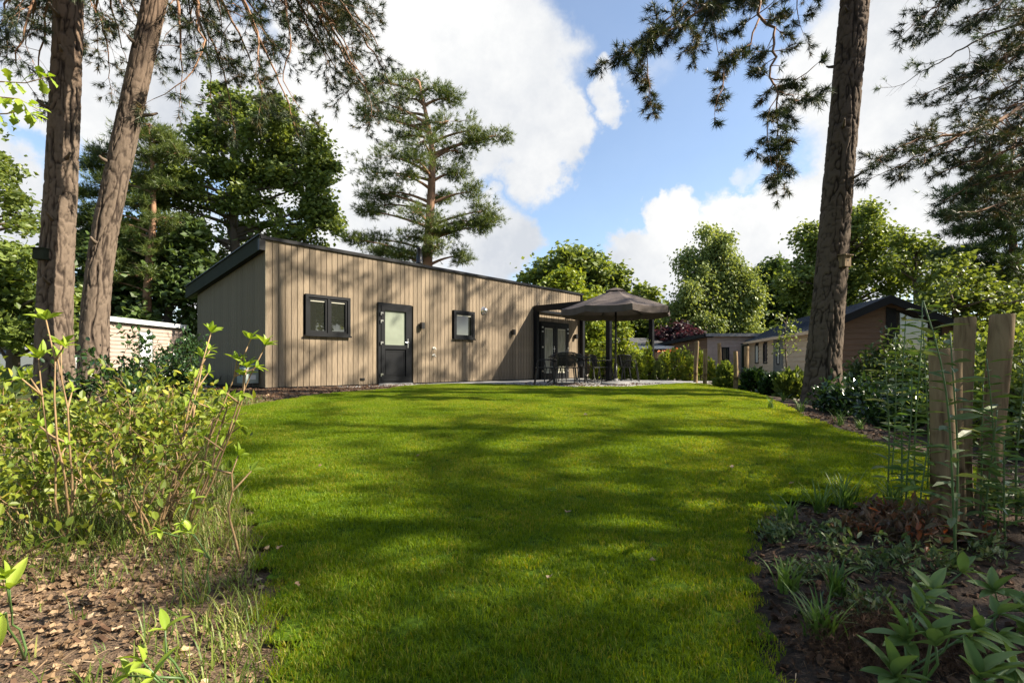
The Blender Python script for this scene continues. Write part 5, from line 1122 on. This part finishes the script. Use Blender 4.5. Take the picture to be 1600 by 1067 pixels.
# ------------------------------------------------------------------ shrubs and plants
VLEAF = (np.array([(0,0,0),(.24,.28,.07),(.25,.66,.05),(0,1,-.06),(-.25,.66,.05),(-.24,.28,.07)]), np.array([(0,1,2,3),(0,3,4,5)]))
def shrub(name, label, cat, base, h_, spread, nst, leafmat_, lsize, dens, wm='twig', seed=0, group=None, r0=.007, curve=.3, leafstart=.35, kids=5, templ=None, per=5, whorl=True, clump=.05):
    templ = templ or VLEAF; h = h_*(.56 if name == 'shrub' else .62); r = np.random.default_rng(seed+900); base = np.array(base, float); t = thing(name, label, cat, base, r.random()*0, group); w = MB(); pos = []; dr = []
    def br(p, d, L, rad, lvl):
        n_ = 7; pts = [p]; q = p.copy()
        for i in range(n_):
            d = d+r.normal(size=3)*.2+np.array([0, 0, curve*.12]); d /= np.linalg.norm(d); q = q+d*L/n_; pts.append(q.copy()); f = (i+1)/n_
            if lvl > 0 and f > .3:
                for _ in range(1 if r.random() < kids/7. else 0):
                    sd = r.normal(size=3); sd -= d*np.dot(sd, d); sd /= np.linalg.norm(sd); br(q, d*.7+sd*.6, L*(.25+.3*r.random()), rad*.55, lvl-1)
            if (f > leafstart and lvl == 0) or f > .8:
                for _ in range(int(per*dens*(.33 if name == 'shrub' else .34)*(2.0 if f > .9 else 1))):
                    pos.append(q+r.normal(size=3)*clump); v = r.normal(size=3); v = v/np.linalg.norm(v)+d*.6+np.array([0, 0, .25]); dr.append(v)
        w.tube(np.array(pts), np.linspace(rad, rad*.4, len(pts)), 5 if rad > .004 else 3, False)
    for k in range(nst):
        a = r.random()*2*pi; tl = spread*r.random()**.7; d = np.array([cos(a)*tl, sin(a)*tl, 1.]); d /= np.linalg.norm(d)
        br(np.array([cos(a)*.06*spread, sin(a)*.06*spread, -.03]), d, h*(.6+.5*r.random()), r0, 1 if h < .6 else 2)
    w.build('branches', M[wm], t, True)
    pos = np.array(pos); dr = np.array(dr); V, F, a = scatter(*templ, pos, rotmats(dr, r.normal(size=len(pos))*.8), lsize*(.6+.7*r.random(len(pos))))
    link('foliage', mesh_np('foliage', V, F, M[leafmat_], False, {'var': a}), t); TRI[label] = len(F); return t
G = lambda x, y: (x, y, float(gz(x, y)))
# left bed
LB = [('many-stemmed tan-twigged shrub in the middle of the left bed', -1.95, 2.75, .95, .6, 13, 'shrub', .052, .9, 1),
      ('arching leafless-looking twiggy shrub beside the sunny lawn edge at left', -2.6, 3.6, 1.1, .45, 12, 'shrub', .05, .7, 2),
      ('leafy green shrub at the left edge of the photo, mid-height', -2.65, 2.9, .85, .8, 12, 'shrub', .055, 1.6, 3),
      ('wide bright-leaved shrub in front of the two pine trunks', -3.3, 3.9, .95, .8, 14, 'shrub', .06, 1.6, 4),
      ('low yellowish shrub just below the leaning pine', -3.0, 4.6, 1.0, .7, 12, 'shrub', .055, 1.3, 5),
      ('large leafy shrub at the far left behind the others', -4.9, 5.0, 1.0, .9, 16, 'shrub', .07, 1.6, 6),
      ('dark-leaved shrub standing before the shed and its door', -4.75, 6.3, 1.35, .35, 10, 'shrub_dark', .07, 1.1, 7),
      ('dark small-leaved bush before the right end of the shed', -4.85, 7.3, 1.3, .35, 13, 'shrub_dark', .05, 2.0, 8),
      ('low spreading shrub in the left foreground grass', -2.35, 2.2, .5, 1.2, 9, 'shrub', .045, 1.2, 9),
      ('twiggy brown shrub between the pines and the lawn', -2.6, 4.0, .9, .5, 9, 'shrub', .045, .5, 12),
      ('small dark shrub at the foot of the leaning pine', -5.2, 6.2, 1.0, .6, 10, 'shrub_dark', .07, 1.4, 13)]
for (lab, x, y, h, sp_, ns, mt, ls, dn, sd_) in LB:
    shrub('shrub', lab, 'shrub', G(x, y), h, sp_, ns, mt, ls, dn, wm='twig_dark' if mt == 'shrub_dark' else 'twig', seed=sd_, group='shrubs of the left bed')
# rhododendron sprigs with large bright leaves (each leaf an object)
def whorl(p, d, n_, L, r):
    d = np.array(d, float)/np.linalg.norm(d); out = []; a0 = r.random()*6
    u = np.cross(d, [0, 1, .01]); u /= np.linalg.norm(u); v = np.cross(d, u)
    for k in range(n_):
        a = a0+k*2*pi/n_+r.normal()*.15; tilt = .35+.75*r.random(); out.append((p, d*cos(tilt)+(u*cos(a)+v*sin(a))*sin(tilt), L*(.7+.5*r.random())))
    return out
def rhodo_sprig(label, base, tips, leafmat_, L0, seed, group, n_=(6, 9), sub=3, name='sprig_shrub', wm='twig', wr=.006):
    r = np.random.default_rng(seed); base = np.array(base, float); st = []; lv = []
    for tp_ in tips:
        tp_ = np.array(tp_, float); mid = (base*.55+tp_*.45)+np.array([r.normal()*.03, 0, .04]); pts = bez(base, mid+r.normal(size=3)*.05, tp_, 7); pts[1:-1] += r.normal(size=(5, 3))*.008; st.append(pts); d = pts[-1]-pts[-2]
        lv += whorl(tp_, d, r.integers(*n_), L0, r)
        for q in range(sub):
            i = 6-r.integers(1, 4); p = pts[i]; dd = d/np.linalg.norm(d)+r.normal(size=3)*.7; dd /= np.linalg.norm(dd); e = p+dd*(.08+.07*r.random()); st.append(np.array([p, (p+e)/2, e])); lv += whorl(e, dd, r.integers(3, 6), L0*.8, r)
    return sprig_thing(name, label, 'shrub', base, st, leafmat_, L0, wr, group, lv, seed, wm=wm)
rhodo_sprig('tall sprig shrub with fresh lime leaves in front of the cabin side wall', G(-1.92, 2.85), [P(330,520,3.0), P(318,560,3.0), P(305,590,3.0)], 'lime', .075, 3, 'lime-leaved sprigs in the left bed')
rhodo_sprig('arching sprig with lime leaves ending before the cabin corner', G(-1.78, 2.8), [P(415,540,2.8), P(392,530,2.8), P(385,575,2.8), P(360,625,2.85)], 'lime', .08, 4, 'lime-leaved sprigs in the left bed')
rhodo_sprig('single bright leaf whorl leaning over the lawn at left', G(-1.30, 2.45), [P(372,712,2.4)], 'lime', .07, 5, 'lime-leaved sprigs in the left bed', sub=2)
rhodo_sprig('slim sprig shrub with pale leaves at the left, in front of the thick pine', G(-2.3, 2.65), [P(72,500,2.5), P(60,560,2.5), P(95,540,2.6)], 'lime', .085, 6, 'lime-leaved sprigs in the left bed')
rhodo_sprig('low pale-leaved seedling at the lower edge of the left bed', G(-.88, 1.42), [P(258,985,1.35), P(240,1058,1.3)], 'lime', .07, 7, 'lime-leaved sprigs in the left bed', n_=(3, 5), sub=1, wm='green_stem', wr=.004)
rhodo_sprig('small yellow-leaved seedling beside the lawn edge left', G(-1.24, 2.04), [P(300,780,2.0), P(296,830,2.0)], 'lime', .055, 8, 'lime-leaved sprigs in the left bed', n_=(3, 5), sub=2, wm='green_stem', wr=.004)
rhodo_sprig('lime seedling at the left photo edge above the leaf litter', G(-1.6, 1.68), [P(15,920,1.6), P(5,960,1.5)], 'lime', .10, 18, 'lime-leaved sprigs in the left bed', n_=(3, 5), sub=1, wm='green_stem', wr=.004)
# right bed: rhododendron with big pale leaf whorls (foreground corner)
RG = 'pale-leaved rhododendrons in the right corner'
rhodo_sprig('rhododendron with broad pale leaf whorls at the bottom edge right', G(.92, 1.22), [P(1415,1000,1.15), P(1462,1010,1.12), P(1398,1058,1.1), P(1530,1060,1.05)], 'rhodo', .088, 11, RG, n_=(6, 8), sub=1, name='rhododendron', wm='green_stem', wr=.005)
rhodo_sprig('rhododendron shoots rising from the brown heather patch', G(1.15, 1.55), [P(1458,925,1.5), P(1437,955,1.45), P(1520,985,1.4), P(1560,960,1.5)], 'rhodo', .078, 12, RG, n_=(6, 9), sub=1, name='rhododendron', wm='green_stem', wr=.004)
rhodo_sprig('rhododendron cluster at the right edge of the photo', G(1.6, 1.7), [P(1590,950,1.6), P(1555,925,1.65), P(1600,990,1.5), P(1580,1040,1.4)], 'rhodo', .078, 13, RG, n_=(6, 9), sub=1, name='rhododendron', wm='green_stem', wr=.004)
# brown heather patch
def heather(label, x, y, seed):
    r = np.random.default_rng(seed); n = 2600; base = np.array(G(x, y)); t = thing('heather', label, 'heather', base)
    pos = r.normal(size=(n, 3))*[.15, .10, .03]; pos[:, 2] = np.abs(pos[:, 2])+.015+.08*np.exp(-(pos[:, 0]**2+pos[:, 1]**2)/.04)*r.random(n); d = r.normal(size=(n, 3))+[0, 0, 1.0]
    V, F, a = scatter(*TUFT_MID, pos, rotmats(d, r.random(n)*6), .022*(.6+.8*r.random(n))); link('foliage', mesh_np('foliage', V, F, M['chip'], False, {'var': a}), t)
    m = MB()
    for k in range(14): a_ = k*.45; m.tube([(0,0,0),(.08*cos(a_*2.4),.08*sin(a_*2.4),.05),(.16*cos(a_*2.4),.14*sin(a_*2.4),.07)], .003, 4)
    m.build('branches', M['twig_dark'], t)
heather('low rusty-brown heather clump among the rhododendron shoots', 1.28, 1.68, 3)
# sedge tufts
def tuft(label, px, py, h, nb_, seed, matl='sedge', group='sedge tufts along the right bed', w_=.0055, name='sedge_tuft', xy=None):
    r = np.random.default_rng(seed+40); b = np.array(G(*xy)) if xy else PG(px, py); t = thing(name, label, 'grass tuft', b, 0, group); m = MB()
    for k in range(nb_):
        a = r.random()*2*pi; L = h*(.55+.6*r.random()); c_ = .35+.9*r.random(); s_ = np.linspace(0, 1, 7); th_ = .12+.25*r.random()+c_*s_**1.6
        x_ = np.cumsum(np.sin(th_))*L/7; z_ = np.cumsum(np.cos(th_))*L/7; bx = r.normal(size=2)*.018
        ce = np.stack([bx[0]+x_*cos(a), bx[1]+x_*sin(a), z_], -1); wv = np.array([-sin(a), cos(a), 0])*w_*(.7+.6*r.random()); wd = (1-s_**2*.9)[:, None]
        V = np.concatenate([ce-wv*wd, ce+wv*wd]); i = np.arange(6); m.add(V, np.stack([i, i+7, i+8, i+1], -1), r.random())
    m.build('blades', M[matl], t); return t
TU = [('bushy sedge tuft lowest in the right bed, beside the lawn edge',1285,1005,.19,60),('sedge tuft second from the bottom of the right bed',1228,930,.17,40),('sedge tuft in the dark soil right of the second tuft',1305,935,.17,45),
      ('sedge tuft at the corner where bed and lawn meet',1232,822,.20,40),('tall sedge tuft at the top of the right bed by the lawn',1320,800,.26,55),('small sedge tuft left of the tall one',1282,806,.2,30),('sedge tuft under the lily stems',1395,800,.25,45),
      ('slim sedge tuft left of the big pine trunk',1205,640,.22,26),('sedge tuft in front of the laurels',1225,628,.22,26),('sedge tuft touching the foot of the big pine',1252,646,.26,32),('sedge tuft right of the big pine foot',1312,668,.25,30),('pale sedge tuft at the shaded bed edge',1345,672,.2,26)]
for i, (lab, px, py, h, nb_) in enumerate(TU): tuft(lab, px, py, h, nb_, i)
# tall lily stems
TL = LEAF[0]*np.array([.42, 1, 1]); 
def lily(label, px, Yb, top_py, lean, seed, hang=True):
    r = np.random.default_rng(seed+70); b = at_ground(px, Yb); top = EYE+(HZ-top_py)/FPX*Yb; h = top-b[2]; t = thing('tall_stem_plant', label, 'plant', b, 0, 'tall leafy stems around the near posts')
    pts = np.array([[lean*z*z/h+.01*sin(z*5+seed), .01*cos(z*4), z] for z in np.linspace(-.02, h, 10)]); MB().tube(pts, np.linspace(.0055, .003, 10), 6).build('stem', M['green_stem'], t, True)
    n_ = 34; pos = []; dr = []
    for k in range(n_):
        f = .12+.88*k/n_; a = k*2.4+seed; pos.append([np.interp(f*h, pts[:, 2], pts[:, 0]), np.interp(f*h, pts[:, 2], pts[:, 1]), f*h]); dr.append([cos(a), sin(a), .35-.5*r.random()])
    V, F, a_ = scatter(TL, LEAF[1], np.array(pos), rotmats(np.array(dr), r.normal(size=n_)*.3), (.075+.07*r.random(n_))); link('leaves', mesh_np('leaves', V, F, M['sedge' if seed % 3 else 'varieg'], False, {'var': a_}), t)
LI = [('leftmost tall stem in front of the lawn',1388,3.4,560,-.02),('tall stem between the lawn and the posts',1408,3.3,500,.02),('tallest stem left of the thick short post',1430,3.1,470,.03),('dark stem leaning right across the thick short post',1497,2.35,470,-.13),('stem just left of the thick short post',1420,2.9,590,.0),('short leafy stem at the foot of the thick post',1440,2.8,690,.05),
      ('stem in front of the thin short post',1494,2.45,520,-.02),('leafy stem between the tall posts',1532,3.0,600,.02),('leaning stem before the right-most post',1560,2.9,560,-.08),('stem at the right photo edge',1590,2.9,520,.03),('short broad-leaved stem right of the posts',1575,2.7,690,-.05),('slim stem at the far right corner of the bed',1545,2.8,640,.04),('thin stem behind the leftmost stem',1396,3.9,520,.02),('thin stem rising before the dark bushes',1450,3.6,505,-.03)]
for i, a in enumerate(LI): lily(a[0], a[1], a[2], a[3], a[4], i)
# low variegated and reddish plants
for i, (lab, px, py, h, mt, ls, sp_) in enumerate([('low variegated shrub in the middle of the right bed',1330,870,.16,'varieg',.05,1.6),('variegated shrub just right of the tall reddish one',1440,880,.14,'varieg',.05,1.6),('small variegated plant near the lawn edge of the right bed',1240,850,.12,'varieg',.045,1.4),('variegated clump in front of the thick post',1395,905,.13,'varieg',.05,1.6),
        ('reddish-leaved pieris with orange shoot tips before the thick post',1425,850,.24,'red_leaf',.075,.8),('low dull-red shrub left of the pieris',1340,838,.15,'red_leaf',.07,1.2),('reddish low plant behind the sedge tufts',1370,815,.15,'red_leaf',.07,1.0),('reddish plant at the foot of the thin post',1500,850,.15,'red_leaf',.07,1.0),('green leafy clump behind the posts at the right edge',1575,815,.3,'varieg',.07,.9),('pale twisted plant at the corner of the right bed',1222,835,.1,'varieg',.05,1.0),('small green plant low in the right bed beside the lowest sedge',1345,960,.1,'varieg',.045,1.2),('leafy plant between the second and third sedge tufts',1265,895,.09,'varieg',.04,1.2),('spreading green plant in front of the heather',1375,955,.1,'varieg',.045,1.3),('low green plant on the pale soil right of the posts',1545,870,.12,'varieg',.05,1.1),('small plant behind the corner sedge tuft',1300,840,.1,'varieg',.045,1.2),('small dark plant in the middle of the bare soil',1290,965,.07,'shrub_dark',.035,1.2)]):
    b = PG(px, py); shrub('low_shrub', lab, 'shrub', b, h*1.2, sp_*.7, 9, mt, ls*.8, 1.0, wm='twig_dark', seed=60+i, group='low plants of the right bed', r0=.003, templ=(TL*[1.3, 1, 1], LEAF[1]), clump=.02)
# shaded bushes at right
for i, (lab, x, y, h, sp_, ns, mt, ls, dn) in enumerate([('glossy dark bush right of the big pine trunk',5.0,7.6,.62,1.2,22,'shrub_dark',.085,2.6),('second glossy dark bush under the chalet gable',4.9,6.6,.6,1.2,22,'shrub_dark',.085,2.6),('airy grey-green shrub in front of the brown gable',6.3,8.0,1.35,.6,16,'dark_leaf',.075,1.2),('tall leafy bush behind the near posts',6.4,6.9,1.4,.6,18,'dark_leaf',.08,1.8),
        ('sunlit green bush at the right edge behind the posts',6.4,6.2,1.6,.7,18,'yellow_leaf',.08,1.7),('dense green bush right of the tall posts',5.6,5.4,1.3,.7,16,'oak_light',.075,1.8),('dark bush low at the right edge',5.0,4.6,.8,.9,16,'dark_leaf',.07,1.8),('broad hedge bush closing the garden on the right',8.6,9.0,2.0,.6,20,'oak_light',.11,2.0),('leafy bush at the far right between post and frame edge',7.4,7.4,1.9,.6,18,'oak_light',.09,1.8),('low bush below the gable window',7.2,10.0,1.5,.7,16,'dark_leaf',.1,2.0)]):
    shrub('bush', lab, 'bush', G(x, y), h, sp_, ns, mt, ls, dn, wm='twig_dark', seed=80+i, group='bushes on the shaded right side', r0=.012, clump=.09)
# laurels and hedge plants beyond the lawn
def dome(name, label, px, Y, hw_px, top_py, mt, ls, n, seed, group):
    r = np.random.default_rng(seed+300); b = at_ground(px, Y); t = thing(name, label, 'bush', b, 0, group); R = hw_px/FPX*Y; Hh = EYE+(HZ-top_py)/FPX*Y-b[2]
    d = rdir(n); d[:, 2] = np.abs(d[:, 2]); lump = 1+.22*np.sin(d[:, 0]*7+seed)*np.sin(d[:, 1]*6+seed*2)+.15*np.sin(d[:, 2]*9+seed); k = (.5+.5*r.random(n)**.4)*lump
    pos = d*k[:, None]*[R, R*.9, Hh]; pos[:, 2] = np.maximum(pos[:, 2], .03); w = MB()
    for q in pos[:24]: w.tube([(0,0,-.02), q*[.3,.3,.5], q], [.012,.009,.004], 4, False)
    w.build('branches', M['twig_dark'], t); dd = d+[0, 0, .5]+r.normal(size=(n, 3))*.5
    V, F, a = scatter(*LEAF2, pos, rotmats(dd, r.random(n)*6), ls*(.6+.7*r.random(n))); link('foliage', mesh_np('foliage', V, F, M[mt], False, {'var': a}), t)
for i, (lab, px, Y, hw, tp_, mt, ls, n) in enumerate([('small round laurel around the post at the lawn edge',1134,13.4,15,574,'oak',.13,900),('left laurel of the low laurel row before the beige chalet',1178,12.6,18,580,'shrub_dark',.12,1100),('middle laurel before the chalet wall',1210,11.8,22,586,'shrub_dark',.12,1300),('tall right laurel beside the big pine trunk',1238,11.2,24,578,'oak',.11,1500)]):
    dome('laurel', lab, px, Y, hw, tp_, mt, ls, n, i, 'laurels before the beige chalet')
HP = [(932,17.6,9,548,'yellow_leaf'),(945,17.9,9,558,'oak_light'),(958,17.5,8,552,'yellow_leaf'),(1000,17.5,10,560,'yellow_leaf'),(1013,17.8,9,545,'yellow_leaf'),(1030,17.3,8,568,'oak'),(1042,17.8,10,552,'yellow_leaf'),(1058,17.3,10,545,'shrub'),(1072,17.9,10,540,'oak_light'),(1078,17.0,9,560,'shrub'),(986,18.2,9,556,'oak_light'),(1095,18.0,9,556,'yellow_leaf'),(1110,17.5,8,566,'shrub'),(972,18.4,8,563,'yellow_leaf')]
wh = ['just right of the cabin corner','second right of the cabin corner','left of the parasol pole','between parasol pole and right pergola post, nearest the chairs','tall one right of the last chair','low one left of the right pergola post','directly behind the right pergola post','right of the pergola post, reddish','tallest, left of the first far post','low reddish one in front of the first far post','behind the rightmost chair','between the first two far posts','around the third far post','behind the round table']
for i, (px, Y, hw, tp_, mt) in enumerate(HP): dome('hedge_plant', 'young upright hedge plant '+wh[i], px, Y, hw, tp_, mt, .11, 650, 20+i, 'young hedge plants beyond the terrace')
t = thing('flower_bed', 'orange flowers in the planter before the bungalow window', 'flowers', P(1050, 545, 22)); 
r = np.random.default_rng(3); V, F, a = scatter(*LEAF2, r.normal(size=(150, 3))*[.3, .1, .08]-[0, 0, .15], rotmats(rdir(150), r.random(150)), .09*np.ones(150)); link('blossoms', mesh_np('blossoms', V, F, M['orange_fl'], False, {'var': a}), t)
m = MB(); m.box(-.7,.7,-.15,.15,-.4,-.15); m.build('trough', M['brown'], t)
# sapling with stake
b = at_ground(1229, 12.8); t = thing('sapling', 'slim young tree in front of the chalet windows', 'sapling', b); m = MB(); m.tube([(0,0,-.05),(0,0,.8),(-.05,0,1.6),(.02,0,2.05)], [.022,.02,.012,.005], 6)
r = np.random.default_rng(8); pos = []
for k in range(26):
    h = .95+1.1*r.random(); a = r.random()*6.28; e = np.array([cos(a)*.22, sin(a)*.22, h+.12]); m.tube([(0,0,h-.05), e], .004, 3, False); pos += [e+r.normal(size=3)*.06 for _ in range(9)]
m.build('trunk', M['treebark'], t); pos = np.array(pos); V, F, a = scatter(*LEAF2, pos, rotmats(rdir(len(pos)), r.random(len(pos))), .085*np.ones(len(pos))); link('leaves', mesh_np('leaves', V, F, M['oak_light'], False, {'var': a}), t)

# ------------------------------------------------------------------ ground cover: dead leaves, bark chips, wild grass
def field(n, x0, x1, y0, y1, prob, seed):
    r = np.random.default_rng(seed); x = r.uniform(x0, x1, n); y = y0+(y1-y0)*r.random(n)**1.5; k = (~inside(x, y, lawn_poly)) & (r.random(n) < prob(x, y)) & (np.abs(x) < 1.1*y+.5); x, y = x[k], y[k]
    ed_ = edge_dist(x, y, lawn_poly); k = ed_ > .03; x, y = x[k], y[k]
    z = gz(x, y)-.035*(1-sm(edge_dist(x, y, lawn_poly)/.25))+((fbm(x*9, y*9, 3)-.47)*.06+(fbm(x*2.3, y*2.3, 9)-.47)*.10)*sm(edge_dist(x, y, lawn_poly)/.25)*(.35+.65*(x > 0)); return x, y, z, r
DL = (np.array([(0,0,0),(.3,.25,.12),(.22,.55,.02),(.34,.75,.15),(0,1,.1),(-.3,.78,.0),(-.2,.5,.1),(-.32,.25,.2),(0,.5,-.05)]), np.array([(i, (i+1) % 8, 8) for i in range(8)]))
pl = lambda x, y: (x < 0)*np.clip(.25+2.6*(fbm(x*.9+5, y*.9, 21)-.40), .04, 1)
x, y, z, r = field(52000, -6.5, 0, .9, 9, pl, 1); d = rdir(len(x)); d[:, 2] *= .35
V, F, a = scatter(*DL, np.stack([x, y, z+.008*r.random(len(x))+.004], -1), rotmats(d, r.normal(size=len(x))*.6), .018+.026*r.random(len(x)))
tag(link('leaf_litter', mesh_np('leaf_litter', V, F, M['litter'], False, {'var': a})), 'brown dead leaves and litter lying over the left bed', 'leaf litter', kind='stuff')
x, y, z, r = field(46000, -5.5, 4.2, .95, 5.5, lambda x, y: np.where(x < 0, .8, .35), 14); d = rdir(len(x)); d[:, 2] *= .12; n = len(x)
NT = (np.array([(-.03,0,0),(.03,0,0),(.0,1,.05)]), np.array([(0,1,2)]))
V, F, a = scatter(*NT, np.stack([x, y, z+.012*r.random(n)+.004], -1), rotmats(d, r.normal(size=n)*.6), .025+.05*r.random(n)**2)
tag(link('needle_litter', mesh_np('needle_litter', V, F, M['litter'], False, {'var': a})), 'fallen pine needles and fine twigs strewn over the beds', 'needle litter', kind='stuff')
x, y, z, r = field(2600, 0, 6.5, 1, 8, lambda x, y: .6+0*x, 2); d = rdir(len(x)); d[:, 2] *= .3
V, F, a = scatter(*DL, np.stack([x, y, z+.008], -1), rotmats(d, r.normal(size=len(x))*.6), .02+.03*r.random(len(x)))
tag(link('leaf_litter', mesh_np('leaf_litter', V, F, M['chip'], False, {'var': a})), 'scattered dead leaves on the dark soil of the right bed', 'leaf litter', kind='stuff')
CH_ = (np.array([(-.5,-.2,0),(.5,-.25,0),(.45,.25,0),(-.5,.2,0),(-.4,-.12,.22),(.4,-.15,.25),(.38,.15,.2),(-.4,.12,.22)]), np.array([(4,5,6,7),(0,1,5,4),(1,2,6,5),(2,3,7,6),(3,0,4,7)]))
x, y, z, r = field(42000, -8, 4.5, 1.5, 14, lambda x, y: np.where(y > 6, .9, .12+.45*(x > 0)), 3)
sloc = (x-HX)*sX+(y-HY)*sY; nloc = (x-HX)*sY-(y-HY)*sX; k = (nloc > .05) | (sloc < -.05); x, y, z = x[k], y[k], z[k]
V, F, a = scatter(*CH_, np.stack([x, y, z+.006], -1), rotmats(rdir(len(x))*[1, 1, .3]+[0, 0, .0001], r.normal(size=len(x))*.4), .02+.03*r.random(len(x)))
tag(link('bark_mulch', mesh_np('bark_mulch', V, F, M['chip'], False, {'var': a})), 'brown bark mulch and soil crumbs between the lawn and the beds', 'mulch', kind='stuff')
# wild grass left
x, y, z, r = field(24000, -6.5, 0, 1.0, 8, lambda x, y: (x < 0)*np.clip(.42+3.2*(fbm(x*1.1+2, y*1.1+7, 33)-.42)+.5*(y > 2.6)+.5*np.exp(-(edge_dist(x, y, lawn_poly)/.3)**2), .04, 1), 5)
gm = MB(); n = len(x); parts = []
S = np.linspace(0, 1, 5); nbl = 5
xx = np.repeat(x, nbl)+r.normal(size=n*nbl)*.02; yy = np.repeat(y, nbl)+r.normal(size=n*nbl)*.02; zz = np.repeat(z, nbl); NB = n*nbl
big = np.where(np.repeat(y, nbl) > 2.4, 1.5, 1.0); a = r.random(NB)*2*pi; L = (.035+.13*r.random(NB)**1.8)*big; c_ = .3+1.0*r.random(NB)
th_ = (.1+.3*r.random(NB))[:, None]+c_[:, None]*S[None]**1.4; X_ = np.cumsum(np.sin(th_), 1)*L[:, None]/5; Z_ = np.cumsum(np.cos(th_), 1)*L[:, None]/5
ce = np.stack([xx[:, None]+X_*np.cos(a)[:, None], yy[:, None]+X_*np.sin(a)[:, None], zz[:, None]+Z_-.01], -1)
wv = np.stack([-np.sin(a), np.cos(a), 0*a], -1)[:, None]*(.0016+.0014*r.random(NB))[:, None, None]*(1-S[None, :, None]**2*.85)
V = np.concatenate([ce-wv, ce+wv], 1); i = np.arange(4); Fb = np.stack([i, i+5, i+6, i+1], -1); F = (Fb[None]+(np.arange(NB)*10)[:, None, None]).reshape(-1, 4)
tag(link('wild_grass', mesh_np('wild_grass', V.reshape(-1, 3), F, M['wild'], False, {'var': np.repeat(r.random(NB), 10)})), 'long unmown grass and moss growing among the left shrubs', 'wild grass', kind='stuff')
print('wild', len(F)*2)
# lawn edge fringe right side + groundcover far
x, y, z, r = field(9000, -30, 30, 9, 40, lambda x, y: ((x > 7.5) | (x < -7))*1.0, 6)
k = ~((x > 9) & (x < 16) & (y > 15) & (y < 32)); x, y, z = x[k], y[k], z[k]; N_ = len(x); d = rdir(N_); d[:, 2] = np.abs(d[:, 2])+.3
V, F, a = scatter(*LEAF2, np.stack([x, y, z+.15*r.random(N_)], -1), rotmats(d, r.random(N_)*6), .25+.25*r.random(N_))
tag(link('ground_cover', mesh_np('ground_cover', V, F, M['dark_leaf'], False, {'var': a})), 'low green undergrowth on the ground beneath the background trees', 'undergrowth', kind='stuff')
# single dead leaves lying on the lawn
DLm = [mesh_np('dead_leaf', DL[0]*[1, 1, 1.4], DL[1], M['litter'], False, {'var': np.full(9, v)}) for v in (.75, .9, 1.0)]
LP = [(884,808,.05,'pale curled leaf alone in the middle of the shaded lawn'),(1014,884,.045,'curled brown leaf right of the lawn centre, in shade'),(855,914,.04,'small brown leaf low on the lawn near the centre'),(497,734,.04,'small leaf on the shaded left part of the lawn'),(418,868,.05,'pale leaf at the sunny left edge of the lawn'),(917,652,.06,'tiny leaf on the brightest sunny strip of the lawn'),(443,862,.035,'small leaf beside the sunny left lawn edge'),(655,716,.05,'tiny leaf left of centre on the lawn'),(1240,760,.05,'leaf in the sunny corner beside the right bed'),(467,927,.03,'leaf on the lower left lawn'),(1147,733,.05,'small leaf on the right part of the lawn')]
for i, (px, py, s_, lab) in enumerate(LP):
    p = PG(px, py); o = link('dead_leaf', DLm[i % 3], None, (p[0], p[1], p[2]+.03), (random.uniform(-.5, .5), random.uniform(-.5, .5), random.uniform(0, 6))); o.scale = (s_, s_, s_); tag(o, lab, 'dead leaf', 'dead leaves on the lawn')
print('TRIS', sum(len(m.polygons) for m in bpy.data.meshes), sorted(TRI.items(), key=lambda k: -k[1])[:6])
